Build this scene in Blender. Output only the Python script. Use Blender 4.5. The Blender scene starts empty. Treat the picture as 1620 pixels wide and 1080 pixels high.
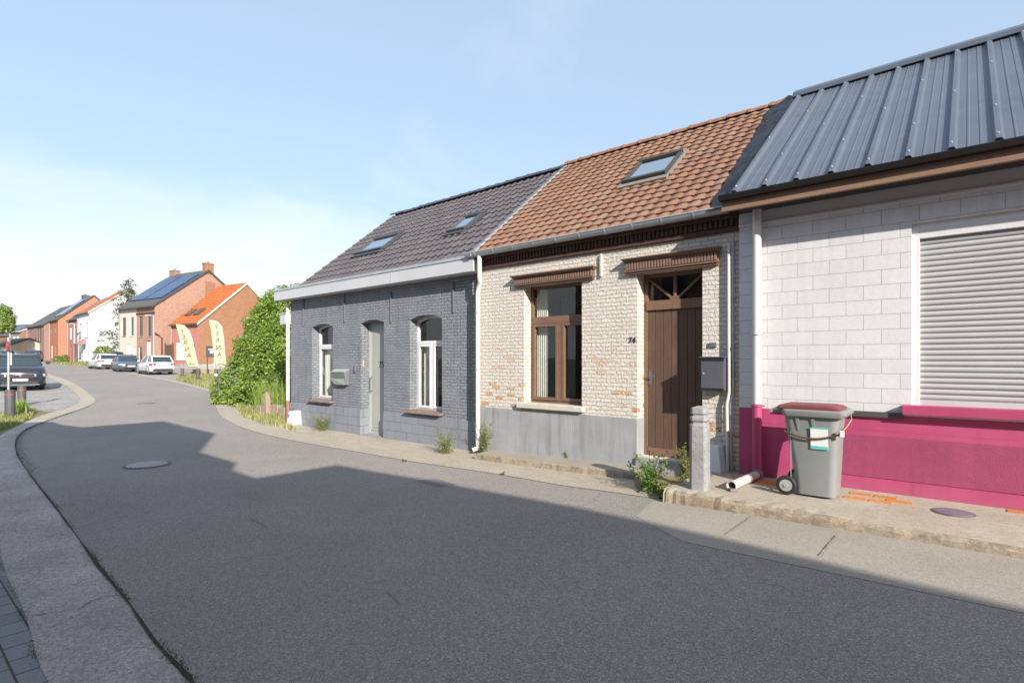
import bpy, bmesh, math, random
from mathutils import Vector, Matrix
from mathutils.geometry import tessellate_polygon
random.seed(7)
scene = bpy.context.scene
COL = scene.collection
# ------------------------------------------------------------------ frame of the street
TH = math.atan2(850, 1000)                    # the near row of cottages runs along U, V points into the houses
CU, SU = math.cos(TH), math.sin(TH)
F, CX, HY, EYE = 850.0, 810.0, 570.0, 1.72
KN = [(-400, 3.2), (-200, 2.5), (-150, 2.2), (-110, 1.8), (-85, 1.4), (-66, .92), (-51, .62), (-42, .45), (-35, .34), (-28, .2),
      (-22, .09), (-17, .02), (-13.4, -.02), (-10, -.02), (-7, 0), (-5, .04), (-3.5, .09), (-2.2, .14), (-.7, .17), (2, .22), (6, .3), (40, .6), (400, 1)]
def g(s):                                      # height of the ground along the street
    for (a, za), (b, zb) in zip(KN, KN[1:]):
        if s <= b: return za + (zb - za) * (s - a) / (b - a)
    return KN[-1][1]
def W(s, c, z=0): return Vector((s * CU + c * SU, -s * SU + c * CU, z))
def SC(x, y): return (x * CU - y * SU, x * SU + y * CU)
def facS(px, c):                               # along-street coordinate of a facade point
    r = (px - CX) / F; d = c / (r * SU + CU)
    return d * (r * CU - SU)
def facZ(px, py, c):
    r = (px - CX) / F; d = c / (r * SU + CU)
    return EYE - (py - HY) / F * d
def G(px, py, dz=0.0):                         # where a sight line meets the ground -> world point
    rx, rz = (px - CX) / F, -(py - HY) / F
    lo, hi = .5, 300.0
    for d10 in range(5, 3000):
        d = d10 * .1
        s, c = SC(rx * d, d)
        if EYE + rz * d < g(s) + dz: break
    hi = d; lo = d - .1
    for _ in range(20):
        m = (lo + hi) / 2; s, c = SC(rx * m, m)
        if EYE + rz * m < g(s) + dz: hi = m
        else: lo = m
    s, c = SC(rx * hi, hi)
    return Vector((rx * hi, hi, g(s) + dz))
def Gsc(px, py, dz=0): p = G(px, py, dz); return SC(p.x, p.y)
def gw(x, y): return g(SC(x, y)[0])
def At(px, d):                                 # ground point at a column and depth
    x = (px - CX) / F * d
    return Vector((x, d, gw(x, d)))

# ------------------------------------------------------------------ materials
class NT:
    def __init__(s, name):
        m = bpy.data.materials.new(name); m.use_nodes = True
        s.m = m; s.t = m.node_tree; s.n = s.t.nodes; s.n.clear()
        s.out = s.N('ShaderNodeOutputMaterial'); s.p = s.N('ShaderNodeBsdfPrincipled')
        s.L(s.p.outputs[0], s.out.inputs[0])
        s.tc = s.N('ShaderNodeTexCoord').outputs['Object']
    def N(s, t, **k):
        n = s.n.new(t)
        for a, b in k.items(): setattr(n, a, b)
        return n
    def L(s, a, b): s.t.links.new(a, b)
    def setv(s, sock, v):
        if hasattr(v, 'is_output') : s.L(v, sock)
        else:
            if isinstance(v, (tuple, list)) and len(v) == 3 and sock.type == 'RGBA': v = (*v, 1)
            sock.default_value = v
    def noise(s, scale, detail=4, rough=.6, vec=None, dist=0):
        n = s.N('ShaderNodeTexNoise'); n.inputs['Scale'].default_value = scale
        n.inputs['Detail'].default_value = detail; n.inputs['Roughness'].default_value = rough
        n.inputs['Distortion'].default_value = dist
        s.L(vec or s.tc, n.inputs['Vector']); return n.outputs[0]
    def ramp(s, f, a, b, c0=(0, 0, 0), c1=(1, 1, 1)):
        n = s.N('ShaderNodeValToRGB'); e = n.color_ramp.elements
        e[0].position = a; e[1].position = b; e[0].color = (*c0, 1); e[1].color = (*c1, 1)
        s.L(f, n.inputs[0]); return n.outputs[0]
    def math(s, op, a, b=0.0, clamp=False):
        n = s.N('ShaderNodeMath', operation=op, use_clamp=clamp)
        s.setv(n.inputs[0], a); s.setv(n.inputs[1], b); return n.outputs[0]
    def mix(s, f, a, b, mode='MIX'):
        n = s.N('ShaderNodeMix', data_type='RGBA', blend_type=mode)
        s.setv(n.inputs[0], f); s.setv(n.inputs[6], a); s.setv(n.inputs[7], b); return n.outputs[2]
    def sep(s, v=None):
        n = s.N('ShaderNodeSeparateXYZ'); s.L(v or s.tc, n.inputs[0]); return n.outputs
    def comb(s, x=0.0, y=0.0, z=0.0):
        n = s.N('ShaderNodeCombineXYZ')
        for i, v in enumerate((x, y, z)): s.setv(n.inputs[i], v)
        return n.outputs[0]
    def bump(s, h, strength=.5, dist=.01, prev=None):
        n = s.N('ShaderNodeBump'); n.inputs['Strength'].default_value = strength; n.inputs['Distance'].default_value = dist
        s.L(h, n.inputs['Height'])
        if prev is not None: s.L(prev, n.inputs['Normal'])
        return n.outputs[0]
    def fin(s, col, rough=.8, nrm=None, metal=0.0, spec=.4):
        s.setv(s.p.inputs['Base Color'], col); s.setv(s.p.inputs['Roughness'], rough); s.setv(s.p.inputs['Metallic'], metal)
        s.p.inputs['Specular IOR Level'].default_value = spec
        if nrm is not None: s.L(nrm, s.p.inputs['Normal'])
        return s.m
def runs(m, c, amt, sc=5):
    mp = m.N('ShaderNodeMapping'); mp.inputs['Scale'].default_value = (sc, sc, sc * .09); m.L(m.tc, mp.inputs[0])
    n = m.math('MULTIPLY', m.ramp(m.noise(1.6, 6, .65, mp.outputs[0]), .45, .72), m.ramp(m.noise(.9, 4), .35, .65))
    return m.mix(m.math('MULTIPLY', n, amt), c, (.42, .40, .36), 'MULTIPLY')
def sc3(c, k): return tuple(min(1, x * k) for x in c)
def plain(name, col, rough=.6, metal=0.0, var=.15, scale=6, bump=.0, bscale=60, spec=.4, dirt=None, dirt_amt=.5, run=0):
    m = NT(name); n = m.noise(scale, 5)
    c = m.mix(m.ramp(n, .3, .7), sc3(col, 1 - var), sc3(col, 1 + var * .6))
    if dirt:
        d = m.noise(scale * .6, 8, .7); c = m.mix(m.math('MULTIPLY', m.ramp(d, .5, .72), dirt_amt), c, dirt)
    if run: c = runs(m, c, run)
    nr = m.bump(m.noise(bscale, 4), bump, .01) if bump else None
    return m.fin(c, rough, nr, metal, spec)
def bricks(name, c1, c2, mortar, bw=.2, rh=.065, ms=.006, bump=.6, bdist=.012, rough=.85, paint=False, wob=.004, stain=None, peel=None, stainamt=.5, bsc=40, noise_b=.3, squash=1.0, freq=2, run=0):
    m = NT(name); x, y, z = m.sep()
    a = m.math('ADD', x, y)
    wn = m.noise(9, 2); w2 = m.noise(8.3, 2, vec=m.comb(z, x, y))
    a = m.math('ADD', a, m.math('MULTIPLY', m.math('SUBTRACT', wn, .5), wob * 4))
    zz = m.math('ADD', z, m.math('MULTIPLY', m.math('SUBTRACT', w2, .5), wob * 4))
    v = m.comb(a, zz, 0.0)
    b = m.N('ShaderNodeTexBrick'); m.L(v, b.inputs['Vector'])
    b.offset = .5; b.squash = squash; b.squash_frequency = freq
    for k, val in (('Scale', 1), ('Mortar Size', ms), ('Mortar Smooth', .35), ('Bias', 0), ('Brick Width', bw), ('Row Height', rh)): b.inputs[k].default_value = val
    b.inputs['Color1'].default_value = (*c1, 1); b.inputs['Color2'].default_value = (*c2, 1); b.inputs['Mortar'].default_value = (*mortar, 1)
    col = b.outputs['Color']
    n = m.noise(2.2, 6, .65)
    col = m.mix(.35, col, m.ramp(m.noise(30, 4), .3, .75, (.45, .45, .45), (1, 1, 1)), 'MULTIPLY') if not paint else m.mix(.18, col, m.ramp(m.noise(24, 4), .3, .7, (.5, .5, .5), (1, 1, 1)), 'MULTIPLY')
    if stain: col = m.mix(m.math('MULTIPLY', m.ramp(n, .45, .7), stainamt), col, stain)
    if peel:
        b2 = m.N('ShaderNodeTexBrick'); m.L(v, b2.inputs['Vector']); b2.offset = .5; b2.squash = squash; b2.squash_frequency = freq
        for k, val in (('Scale', 1), ('Mortar Size', ms * .5), ('Mortar Smooth', 0), ('Bias', -.1), ('Brick Width', bw), ('Row Height', rh)): b2.inputs[k].default_value = val
        b2.inputs['Color1'].default_value = (0, 0, 0, 1); b2.inputs['Color2'].default_value = (1, 1, 1, 1); b2.inputs['Mortar'].default_value = (0, 0, 0, 1)
        msk = m.ramp(b2.outputs['Color'], .74, .76)
        low = m.ramp(z, .45, 1.0, (1, 1, 1), (.0, .0, .0))    # peeled bricks sit low on the wall
        zl = m.N('ShaderNodeMapRange'); m.L(z, zl.inputs[0]); zl.inputs[1].default_value = 1.0; zl.inputs[2].default_value = 2.3; zl.inputs[3].default_value = 1; zl.inputs[4].default_value = .0
        nn = m.ramp(m.noise(1.1, 3), .38, .5)
        msk = m.math('MULTIPLY', m.math('MULTIPLY', msk, zl.outputs[0]), nn)
        msk = m.math('MULTIPLY', msk, m.ramp(m.noise(26, 3), .38, .5))
        col = m.mix(msk, col, peel)
    if run: col = runs(m, col, run)
    inv = m.math('SUBTRACT', 1.0, b.outputs['Fac'])
    h = m.math('ADD', inv, m.math('MULTIPLY', m.noise(bsc, 5, .6), noise_b))
    return m.fin(col, rough, m.bump(h, bump, bdist), 0, .25)
def ground_mat(name, ca, cb, speck, sscale=90, big=.8, bump=.5, speck_amt=.5, rough=.92, dirt=None, dirt_rng=(.55, .7), fine=260, agg=0, agg_amt=.6, wear=0):
    m = NT(name)
    c = m.mix(m.ramp(m.noise(big, 6, .65), .35, .65), ca, cb)
    sp = m.noise(sscale, 3, .8); c = m.mix(m.math('MULTIPLY', m.ramp(sp, .48, .66), speck_amt), c, speck)
    f = m.noise(fine, 2, .7); c = m.mix(.55, c, m.ramp(f, .3, .72, (.45, .45, .45), (1, 1, 1)), 'MULTIPLY')
    if agg:
        vo = m.N('ShaderNodeTexVoronoi'); vo.inputs['Scale'].default_value = agg; m.L(m.tc, vo.inputs['Vector'])
        c = m.mix(agg_amt, c, m.ramp(m.sep(vo.outputs['Color'])[0], .1, .95, (.35, .35, .36), (1.0, 1.0, 1.0)), 'MULTIPLY')
        c = m.mix(m.math('MULTIPLY', m.ramp(m.sep(vo.outputs['Color'])[1], .90, .93), agg_amt * .5), c, sc3(speck, 1.2))
        if wear: c = m.mix(m.math('MULTIPLY', m.ramp(m.noise(wear, 7, .7, dist=.6), .5, .75), .35), c, sc3(ca, .55))
    if dirt: c = m.mix(m.ramp(m.noise(1.7, 8, .7), *dirt_rng), c, dirt)
    h = m.math('ADD', m.noise(fine, 3), m.math('MULTIPLY', sp, .8))
    return m.fin(c, rough, m.bump(h, bump, .006), 0, .3)
def glass_mat(name, tint=(.75, .8, .82), lo=.1, hi=1.0):
    m = NT(name); m.n.remove(m.p)
    tr = m.N('ShaderNodeBsdfTransparent'); tr.inputs[0].default_value = (*tint, 1)
    gl = m.N('ShaderNodeBsdfGlossy'); gl.inputs['Roughness'].default_value = .015
    ge = m.N('ShaderNodeNewGeometry'); dp_ = m.N('ShaderNodeVectorMath', operation='DOT_PRODUCT'); m.L(ge.outputs['Normal'], dp_.inputs[0]); m.L(ge.outputs['Incoming'], dp_.inputs[1])
    fr_ = m.math('POWER', m.math('SUBTRACT', 1.0, m.math('ABSOLUTE', dp_.outputs['Value']), True), 3.5)
    nr = m.bump(m.noise(1.3, 1), .02, .05); m.L(nr, gl.inputs['Normal'])
    f = m.math('ADD', m.math('MULTIPLY', fr_, hi), lo, True)
    mx = m.N('ShaderNodeMixShader'); m.L(f, mx.inputs[0]); m.L(tr.outputs[0], mx.inputs[1]); m.L(gl.outputs[0], mx.inputs[2])
    m.L(mx.outputs[0], m.out.inputs[0]); return m.m
def tile_mat(name, c_a, c_b, c_c, rough=.75, moss=None):
    m = NT(name)
    at = m.N('ShaderNodeAttribute', attribute_name='tint')
    n = m.N('ShaderNodeValToRGB'); e = n.color_ramp.elements; e[0].color = (*c_a, 1); e[1].color = (*c_c, 1); el = e.new(.5); el.color = (*c_b, 1)
    m.L(at.outputs['Fac'], n.inputs[0]); c = n.outputs[0]
    c = m.mix(.5, c, m.ramp(m.noise(28, 6, .7), .3, .7, (.5, .5, .5), (1, 1, 1)), 'MULTIPLY')
    if moss: c = m.mix(m.math('MULTIPLY', m.ramp(m.noise(7, 8, .75), .52, .68), .55), c, moss)
    return m.fin(c, rough, m.bump(m.noise(120, 4), .4, .006), 0, .4)
def leaf_mat(name, ca, cb, cc=None, rough=.5):
    m = NT(name); at = m.N('ShaderNodeAttribute', attribute_name='tint')
    n = m.N('ShaderNodeValToRGB'); e = n.color_ramp.elements; e[0].color = (*ca, 1); e[1].color = (*(cc or cb), 1)
    el = e.new(.55); el.color = (*cb, 1); m.L(at.outputs['Fac'], n.inputs[0])
    m.fin(n.outputs[0], rough, None, 0, .35)
    tl = m.N('ShaderNodeBsdfTranslucent'); m.L(m.mix(1.0, n.outputs[0], (1.3, 1.5, .6), 'MULTIPLY'), tl.inputs[0])
    mx = m.N('ShaderNodeMixShader'); mx.inputs[0].default_value = .35
    m.L(m.p.outputs[0], mx.inputs[1]); m.L(tl.outputs[0], mx.inputs[2]); m.L(mx.outputs[0], m.out.inputs[0])
    return m.m
def wood_mat(name, ca, cb, rough=.65):
    m = NT(name); mp = m.N('ShaderNodeMapping'); mp.inputs['Scale'].default_value = (14, 14, .9); m.L(m.tc, mp.inputs[0])
    n = m.noise(3.5, 6, .65, mp.outputs[0], .6)
    c = m.mix(m.ramp(n, .3, .7), ca, cb)
    c = m.mix(m.math('MULTIPLY', m.ramp(m.noise(3, 6), .55, .75), .35), c, sc3(cb, 1.5))
    return m.fin(c, rough, m.bump(n, .35, .006), 0, .35)
def wood_h(name, ca, cb, rough=.7):
    m = NT(name); mp = m.N('ShaderNodeMapping'); mp.inputs['Scale'].default_value = (.9, 16, 16); m.L(m.tc, mp.inputs[0])
    n = m.noise(3.5, 6, .65, mp.outputs[0], .6)
    c = m.mix(m.ramp(n, .3, .7), ca, cb)
    return m.fin(c, rough, m.bump(n, .4, .006), 0, .35)
M = {}
M['asphalt'] = ground_mat('asphalt', (.33, .297, .268), (.385, .346, .312), (.66, .60, .55), 60, .35, .5, .3, fine=150, agg=130, agg_amt=.62, wear=.45)
M['patch'] = ground_mat('asphalt_patch', (.17, .165, .165), (.20, .20, .20), (.4, .4, .4), 70, .8, .5, .4, fine=150)
M['gutter'] = ground_mat('gutter_concrete', (.52, .46, .42), (.74, .66, .60), (.26, .23, .21), 24, 1.3, .8, .4, fine=120, agg=80, agg_amt=.6, wear=1.0)
M['band'] = ground_mat('pale_concrete', (.52, .45, .36), (.60, .53, .43), (.32, .26, .2), 30, 1.2, .7, .45, fine=120, agg=60, agg_amt=.4, wear=1.2)
M['slab'] = ground_mat('slab_concrete', (.40, .355, .295), (.46, .415, .35), (.5, .46, .40), 60, .8, .5, .3, fine=150, agg=120, agg_amt=.4, wear=.9)
M['pave'] = ground_mat('worn_pavement', (.47, .41, .32), (.58, .52, .43), (.28, .23, .17), 16, 1.3, .6, .35, fine=140, agg=70, agg_amt=.3, wear=1.2)
M['kerb'] = ground_mat('kerb_stone', (.34, .28, .20), (.50, .43, .33), (.13, .10, .07), 10, 1.6, .8, .55, fine=110, agg=60, agg_amt=.3, wear=2)
M['dirt'] = ground_mat('dirt', (.27, .21, .12), (.36, .29, .18), (.12, .13, .04), 9, 1.2, .8, .8, fine=80)
M['grassbed'] = ground_mat('grass_bed', (.17, .17, .06), (.30, .25, .12), (.07, .10, .02), 6, .5, .8, .8, fine=60)
M['land'] = ground_mat('land', (.20, .19, .14), (.26, .24, .19), (.1, .12, .05), 3, .1, .5, .5, fine=30)
M['cobble'] = ground_mat('cobble', (.33, .32, .30), (.47, .45, .42), (.12, .11, .1), 9, 1.2, .9, .8, fine=40)
def paver_mat(name, c1, c2, mo, bw, rh, ms, rot=0.0):
    m = NT(name); mp = m.N('ShaderNodeMapping'); mp.inputs['Rotation'].default_value = (0, 0, rot); m.L(m.tc, mp.inputs[0])
    b = m.N('ShaderNodeTexBrick'); m.L(mp.outputs[0], b.inputs['Vector'])
    for k, val in (('Scale', 1), ('Mortar Size', ms), ('Mortar Smooth', .3), ('Bias', 0), ('Brick Width', bw), ('Row Height', rh)): b.inputs[k].default_value = val
    b.inputs['Color1'].default_value = (*c1, 1); b.inputs['Color2'].default_value = (*c2, 1); b.inputs['Mortar'].default_value = (*mo, 1)
    c = m.mix(.5, b.outputs[0], m.ramp(m.noise(80, 4), .3, .7, (.5, .5, .5), (1, 1, 1)), 'MULTIPLY')
    c = m.mix(m.math('MULTIPLY', m.ramp(m.noise(.8, 5), .5, .7), .3), c, sc3(c2, 1.3))
    h = m.math('ADD', m.math('SUBTRACT', 1.0, b.outputs['Fac']), m.math('MULTIPLY', m.noise(60, 3), .3))
    return m.fin(c, .9, m.bump(h, .7, .008), 0, .3)
M['pavers'] = paver_mat('grey_pavers', (.24, .235, .24), (.30, .295, .3), (.08, .075, .06), .21, .15, .006)
M['drive'] = paver_mat('drive_pavers', (.33, .30, .28), (.42, .385, .36), (.22, .2, .17), .22, .11, .01, .4)
M['terracotta'] = ground_mat('terracotta_tiles', (.55, .2, .05), (.66, .27, .08), (.35, .14, .05), 20, 2, .5, .4, fine=90)
M['tilejoint'] = plain('tile_joint', (.6, .55, .45), .9)
M['f1_brick'] = bricks('grey_painted_brick', (.22, .235, .27), (.26, .276, .315), (.17, .182, .21), .185, .062, .009, 1.0, .045, .6, True, .011, (.31, .32, .34), None, .5, 26, .8, run=.45)
M['f1_plinth'] = bricks('grey_painted_blocks', (.215, .23, .265), (.232, .248, .285), (.155, .167, .195), .40, .2, .006, .8, .02, .7, True, .002, (.27, .275, .285), None, .45, run=.5)
M['f2_brick'] = bricks('cream_painted_brick', (.62, .58, .52), (.70, .655, .59), (.54, .495, .43), .175, .061, .009, 1.0, .030, .8, True, .009, (.62, .55, .46), (.50, .21, .09), .3, 24, .6, run=.2)
M['f3_block'] = bricks('white_painted_blocks', (.62, .62, .63), (.66, .66, .67), (.40, .40, .42), .335, .163, .0038, .7, .008, .55, True, .0012, (.52, .52, .52), None, .25, 70, .45, run=.2)
M['f3_smooth'] = plain('white_painted_board', (.62, .62, .635), .6, 0, .06, 3, .2, 40)
def pink():
    m = NT('magenta_roughcast'); x, y, z = m.sep()
    v = m.noise(150, 4, .75)
    zr = m.N('ShaderNodeMapRange'); m.L(z, zr.inputs[0]); zr.inputs[1].default_value = .42; zr.inputs[2].default_value = .43
    zr2 = m.N('ShaderNodeMapRange'); m.L(z, zr2.inputs[0]); zr2.inputs[1].default_value = .88; zr2.inputs[2].default_value = .89; zr2.inputs[3].default_value = 1; zr2.inputs[4].default_value = 0
    xr = m.N('ShaderNodeMapRange'); m.L(x, xr.inputs[0]); xr.inputs[1].default_value = .85; xr.inputs[2].default_value = .88
    k = m.math('MULTIPLY', m.math('MULTIPLY', zr.outputs[0], zr2.outputs[0]), xr.outputs[0])
    c = m.mix(m.ramp(m.noise(1.6, 6), .35, .65), (.41, .058, .155), (.48, .078, .195))
    zr3 = m.N('ShaderNodeMapRange'); m.L(z, zr3.inputs[0]); zr3.inputs[1].default_value = .40; zr3.inputs[2].default_value = .27; 
    c = m.mix(m.math('MULTIPLY', zr3.outputs[0], m.ramp(m.noise(8, 6), .3, .7)), c, (.36, .11, .16))
    c = runs(m, c, .3, 4)
    j1 = m.math('LESS_THAN', m.math('ABSOLUTE', m.math('SUBTRACT', z, .42)), .004)
    j2 = m.math('LESS_THAN', m.math('ABSOLUTE', m.math('SUBTRACT', z, .94)), .004)
    j3 = m.math('LESS_THAN', m.math('ABSOLUTE', m.math('SUBTRACT', z, .88)), .003)
    j = m.math('ADD', m.math('ADD', j1, j2), j3, True)
    h = m.math('ADD', m.math('MULTIPLY', v, m.math('ADD', m.math('MULTIPLY', k, 1.6), .15)), m.math('MULTIPLY', j, -.8))
    return m.fin(c, .55, m.bump(h, .9, .022), 0, .4)
M['pink'] = pink()
M['pinkplain'] = plain('magenta_paint', (.40, .06, .15), .5, 0, .1, 5, .25, 50)
M['plinth'] = plain('bluestone', (.31, .322, .34), .8, 0, .14, 2.2, .2, 60, dirt=(.25, .25, .25), dirt_amt=.3, run=.8)
M['stonepost'] = ground_mat('weathered_stone', (.27, .275, .285), (.38, .385, .39), (.17, .17, .17), 26, 3, .8, .5, fine=90)
M['brownwood'] = wood_mat('brown_wood', (.078, .047, .033), (.125, .08, .056))
M['brownwoodh'] = wood_h('brown_wood_beam', (.15, .09, .065), (.21, .135, .10))
M['framebrown'] = wood_h('brown_frame', (.15, .085, .055), (.21, .125, .085), .5)
M['framebrownv'] = wood_mat('brown_frame_upright', (.15, .085, .055), (.21, .125, .085), .5)
M['fasciawood'] = wood_h('fascia_wood', (.19, .115, .08), (.27, .17, .115))
M['blackgutter'] = plain('black_gutter', (.018, .016, .016), .35, 0, .2)
M['darkbrick'] = plain('dark_brown_brick', (.085, .045, .035), .85, 0, .3, 12, .4, 60)
M['zinc'] = plain('zinc', (.40, .43, .46), .45, .3, .18, 5, .1, 30)
M['lead'] = plain('lead_flashing', (.40, .42, .45), .5, .3, .2, 9, .5, 20)
M['bitumen'] = plain('bitumen_flashing', (.012, .013, .018), .42, 0, .3, 9, .8, 9, .35)
M['pvcwhite'] = plain('white_pvc', (.60, .59, .57), .4, 0, .05, 4, dirt=(.5, .46, .4), dirt_amt=.25)
M['fasciawhite'] = plain('pale_fascia', (.48, .49, .51), .5, 0, .06, 1.4)
M['metalroof'] = plain('steel_sheet', (.098, .116, .148), .42, .1, .10, 2.2, .05, 20, .5, run=.4)
M['screw'] = plain('zinc_screw', (.75, .75, .75), .35, .6)
M['tile_red'] = tile_mat('clay_tiles', (.20, .105, .068), (.28, .148, .095), (.29, .20, .14), .88, (.16, .13, .095))
M['tile_dark'] = tile_mat('charcoal_tiles', (.085, .075, .082), (.105, .092, .098), (.125, .108, .112), .55)
M['tile_orange'] = bricks('orange_roof_tiles', (.52, .14, .04), (.60, .18, .055), (.30, .09, .03), .25, .30, .03, .8, .04, .7, False, .004)
M['ridgered'] = plain('clay_ridge', (.24, .11, .07), .9, 0, .35, 14, .4, 50, dirt=(.36, .3, .24))
M['ridgedark'] = plain('dark_ridge', (.06, .065, .085), .5, 0, .2)
M['upvc'] = plain('white_window_frame', (.66, .66, .66), .3, 0, .03)
M['doorgreen'] = plain('sage_door', (.34, .355, .33), .45, 0, .05, 3)
M['sillbrown'] = plain('brown_sill', (.22, .16, .14), .7, 0, .25, 8, .3)
M['sillcream'] = plain('cream_sill', (.52, .49, .43), .85, 0, .15, 9, .6, 30)
M['glass'] = glass_mat('window_glass', (.90, .92, .92), .04, .5)
M['glassroof'] = glass_mat('roof_window_glass', (.5, .53, .56), .55, 1.6)
M['glassfar'] = plain('dark_glass', (.035, .045, .055), .12, 0, .1, spec=.8)
M['curtain'] = plain('curtain', (.75, .72, .66), .9, 0, .1, 20)
M['curtainwhite'] = plain('pale_blind', (.75, .73, .70), .8, 0, .05)
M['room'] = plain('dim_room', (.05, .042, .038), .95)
M['shutter'] = plain('shutter_slats', (.405, .41, .415), .45, 0, .05, 2, dirt=(.5, .48, .45), dirt_amt=.3)
M['boxgrey'] = plain('grey_letterbox', (.085, .09, .11), .55, 0, .08)
M['boxlight'] = plain('steel_letterbox', (.42, .47, .46), .35, .3, .08)
M['black'] = plain('black_rubber', (.02, .02, .02), .6, 0, .2)
M['iron'] = plain('painted_iron', (.12, .128, .15), .6, 0, .2)
M['binbody'] = plain('grey_bin_plastic', (.22, .232, .235), .45, 0, .08, 3, .1, 90, dirt=(.17, .17, .16), dirt_amt=.35)
M['binlid'] = plain('maroon_bin_lid', (.17, .035, .042), .5, 0, .15, 5, dirt=(.28, .13, .12), dirt_amt=.4)
M['hub'] = plain('hub_plastic', (.30, .31, .31), .5)
M['sticker'] = plain('sticker_paper', (.72, .74, .70), .6, 0, .04)
M['teal'] = plain('sticker_teal', (.10, .50, .46), .6, 0, .04)
M['chain'] = plain('rusty_chain', (.16, .10, .07), .6, .5, .4, 60)
M['padlock'] = plain('white_tag', (.8, .8, .78), .5)
M['pvcgrey'] = plain('grey_pvc', (.5, .48, .45), .5, 0, .12, 7)
M['pvcdark'] = plain('dark_pvc', (.16, .155, .15), .6)
M['castiron'] = plain('cast_iron', (.17, .14, .15), .7, .2, .25, 14, .5, 60)
M['ironpale'] = plain('worn_cast_iron', (.55, .50, .50), .6, .3, .2, 20, .3, 60)
M['brick_a'] = bricks('red_brick', (.28, .10, .062), (.38, .17, .105), (.50, .41, .34), .26, .09, .015, .4, .01)
M['brick_b'] = bricks('orange_brick', (.23, .08, .033), (.33, .13, .058), (.40, .28, .19), .26, .09, .014, .4, .01, stain=(.30, .15, .09), stainamt=.4)
M['brick_c'] = bricks('mauve_brick', (.27, .15, .13), (.35, .21, .18), (.33, .26, .23), .24, .08, .008, .4, .01)
M['brick_d'] = bricks('bright_red_brick', (.36, .115, .06), (.44, .17, .09), (.48, .36, .28), .24, .08, .009, .4, .01)
M['brick_e'] = bricks('pink_red_brick', (.40, .13, .11), (.48, .18, .15), (.5, .35, .3), .24, .08, .009, .4, .01)
M['brick_g'] = bricks('grey_brown_brick', (.24, .20, .17), (.32, .27, .23), (.33, .3, .27), .24, .08, .009, .4, .01)
M['cream'] = plain('cream_render', (.52, .46, .39), .85, 0, .06, 1.5)
M['whiterender'] = plain('white_render', (.64, .64, .64), .8, 0, .04, 1)
M['palewhite'] = plain('pale_blue_render', (.62, .65, .70), .8, 0, .05, 1)
M['slate'] = plain('slate_roof', (.095, .09, .088), .75, 0, .2, 6, .4, 20)
M['solar'] = paver_mat('solar_cells', (.020, .045, .12), (.026, .055, .14), (.20, .24, .30), 1.0, 1.65, .02)
M['solar'].node_tree.nodes['Principled BSDF'].inputs['Roughness'].default_value = .18
M['darkmetal'] = plain('dark_trim', (.06, .065, .075), .5)
M['hedge'] = leaf_mat('hedge_leaves', (.06, .11, .02), (.18, .27, .05), (.42, .47, .10))
M['weed'] = leaf_mat('weed_leaves', (.10, .13, .035), (.22, .25, .08), (.38, .36, .15))
M['greenweed'] = leaf_mat('green_weed', (.06, .13, .02), (.12, .22, .04), (.2, .3, .07))
M['drygrass'] = leaf_mat('dry_grass', (.10, .15, .03), (.30, .29, .12), (.52, .45, .28), .7)
M['longgrass'] = leaf_mat('long_grass', (.10, .17, .03), (.22, .30, .07), (.40, .42, .16), .6)
M['moss'] = leaf_mat('moss', (.04, .06, .015), (.08, .11, .03), (.13, .14, .05))
M['spruce'] = leaf_mat('spruce_needles', (.03, .06, .02), (.07, .11, .04), (.14, .17, .07))
M['bark'] = plain('bark', (.13, .09, .06), .95, 0, .3, 8, .8, 30)
M['oldpost'] = wood_mat('weathered_post', (.22, .16, .12), (.36, .28, .22), .9)
M['flag'] = plain('lime_fabric', (.40, .43, .27), .8, 0, .05, 2)
M['letters'] = plain('brown_letters', (.16, .10, .06), .8)
M['darkpost'] = plain('dark_post_wood', (.10, .08, .07), .9, 0, .3, 9, .4, 50)
M['bollard'] = plain('black_bollard', (.07, .07, .075), .6, 0, .2, 6, .3)
M['redband'] = plain('red_reflector', (.32, .09, .06), .5)
M['whiteband'] = plain('white_reflector', (.8, .8, .8), .5)
M['signred'] = plain('sign_red', (.45, .03, .03), .5)
M['steel'] = plain('galvanised_steel', (.38, .38, .38), .5, .4)
M['carwhite'] = plain('white_car_paint', (.52, .52, .53), .18, 0, .02, spec=.6)
M['cargrey'] = plain('grey_car_paint', (.12, .15, .21), .22, .4, .04, spec=.6)
M['carblue'] = plain('blue_car_paint', (.05, .08, .16), .22, .4, .04, spec=.6)
M['cardark'] = plain('anthracite_car_paint', (.045, .05, .065), .22, .4, .04, spec=.6)
M['carglass'] = plain('car_glass', (.03, .045, .05), .06, 0, .05, spec=.9)
M['carplastic'] = plain('car_plastic', (.03, .03, .032), .6)
M['headlamp'] = plain('headlamp', (.6, .63, .66), .12, .5, .1, 20)
M['taillamp'] = plain('taillamp', (.40, .015, .015), .25)
M['rim'] = plain('alloy_rim', (.4, .4, .42), .35, .7)
M['chrome'] = plain('chrome_trim', (.6, .6, .62), .2, .9)

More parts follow.
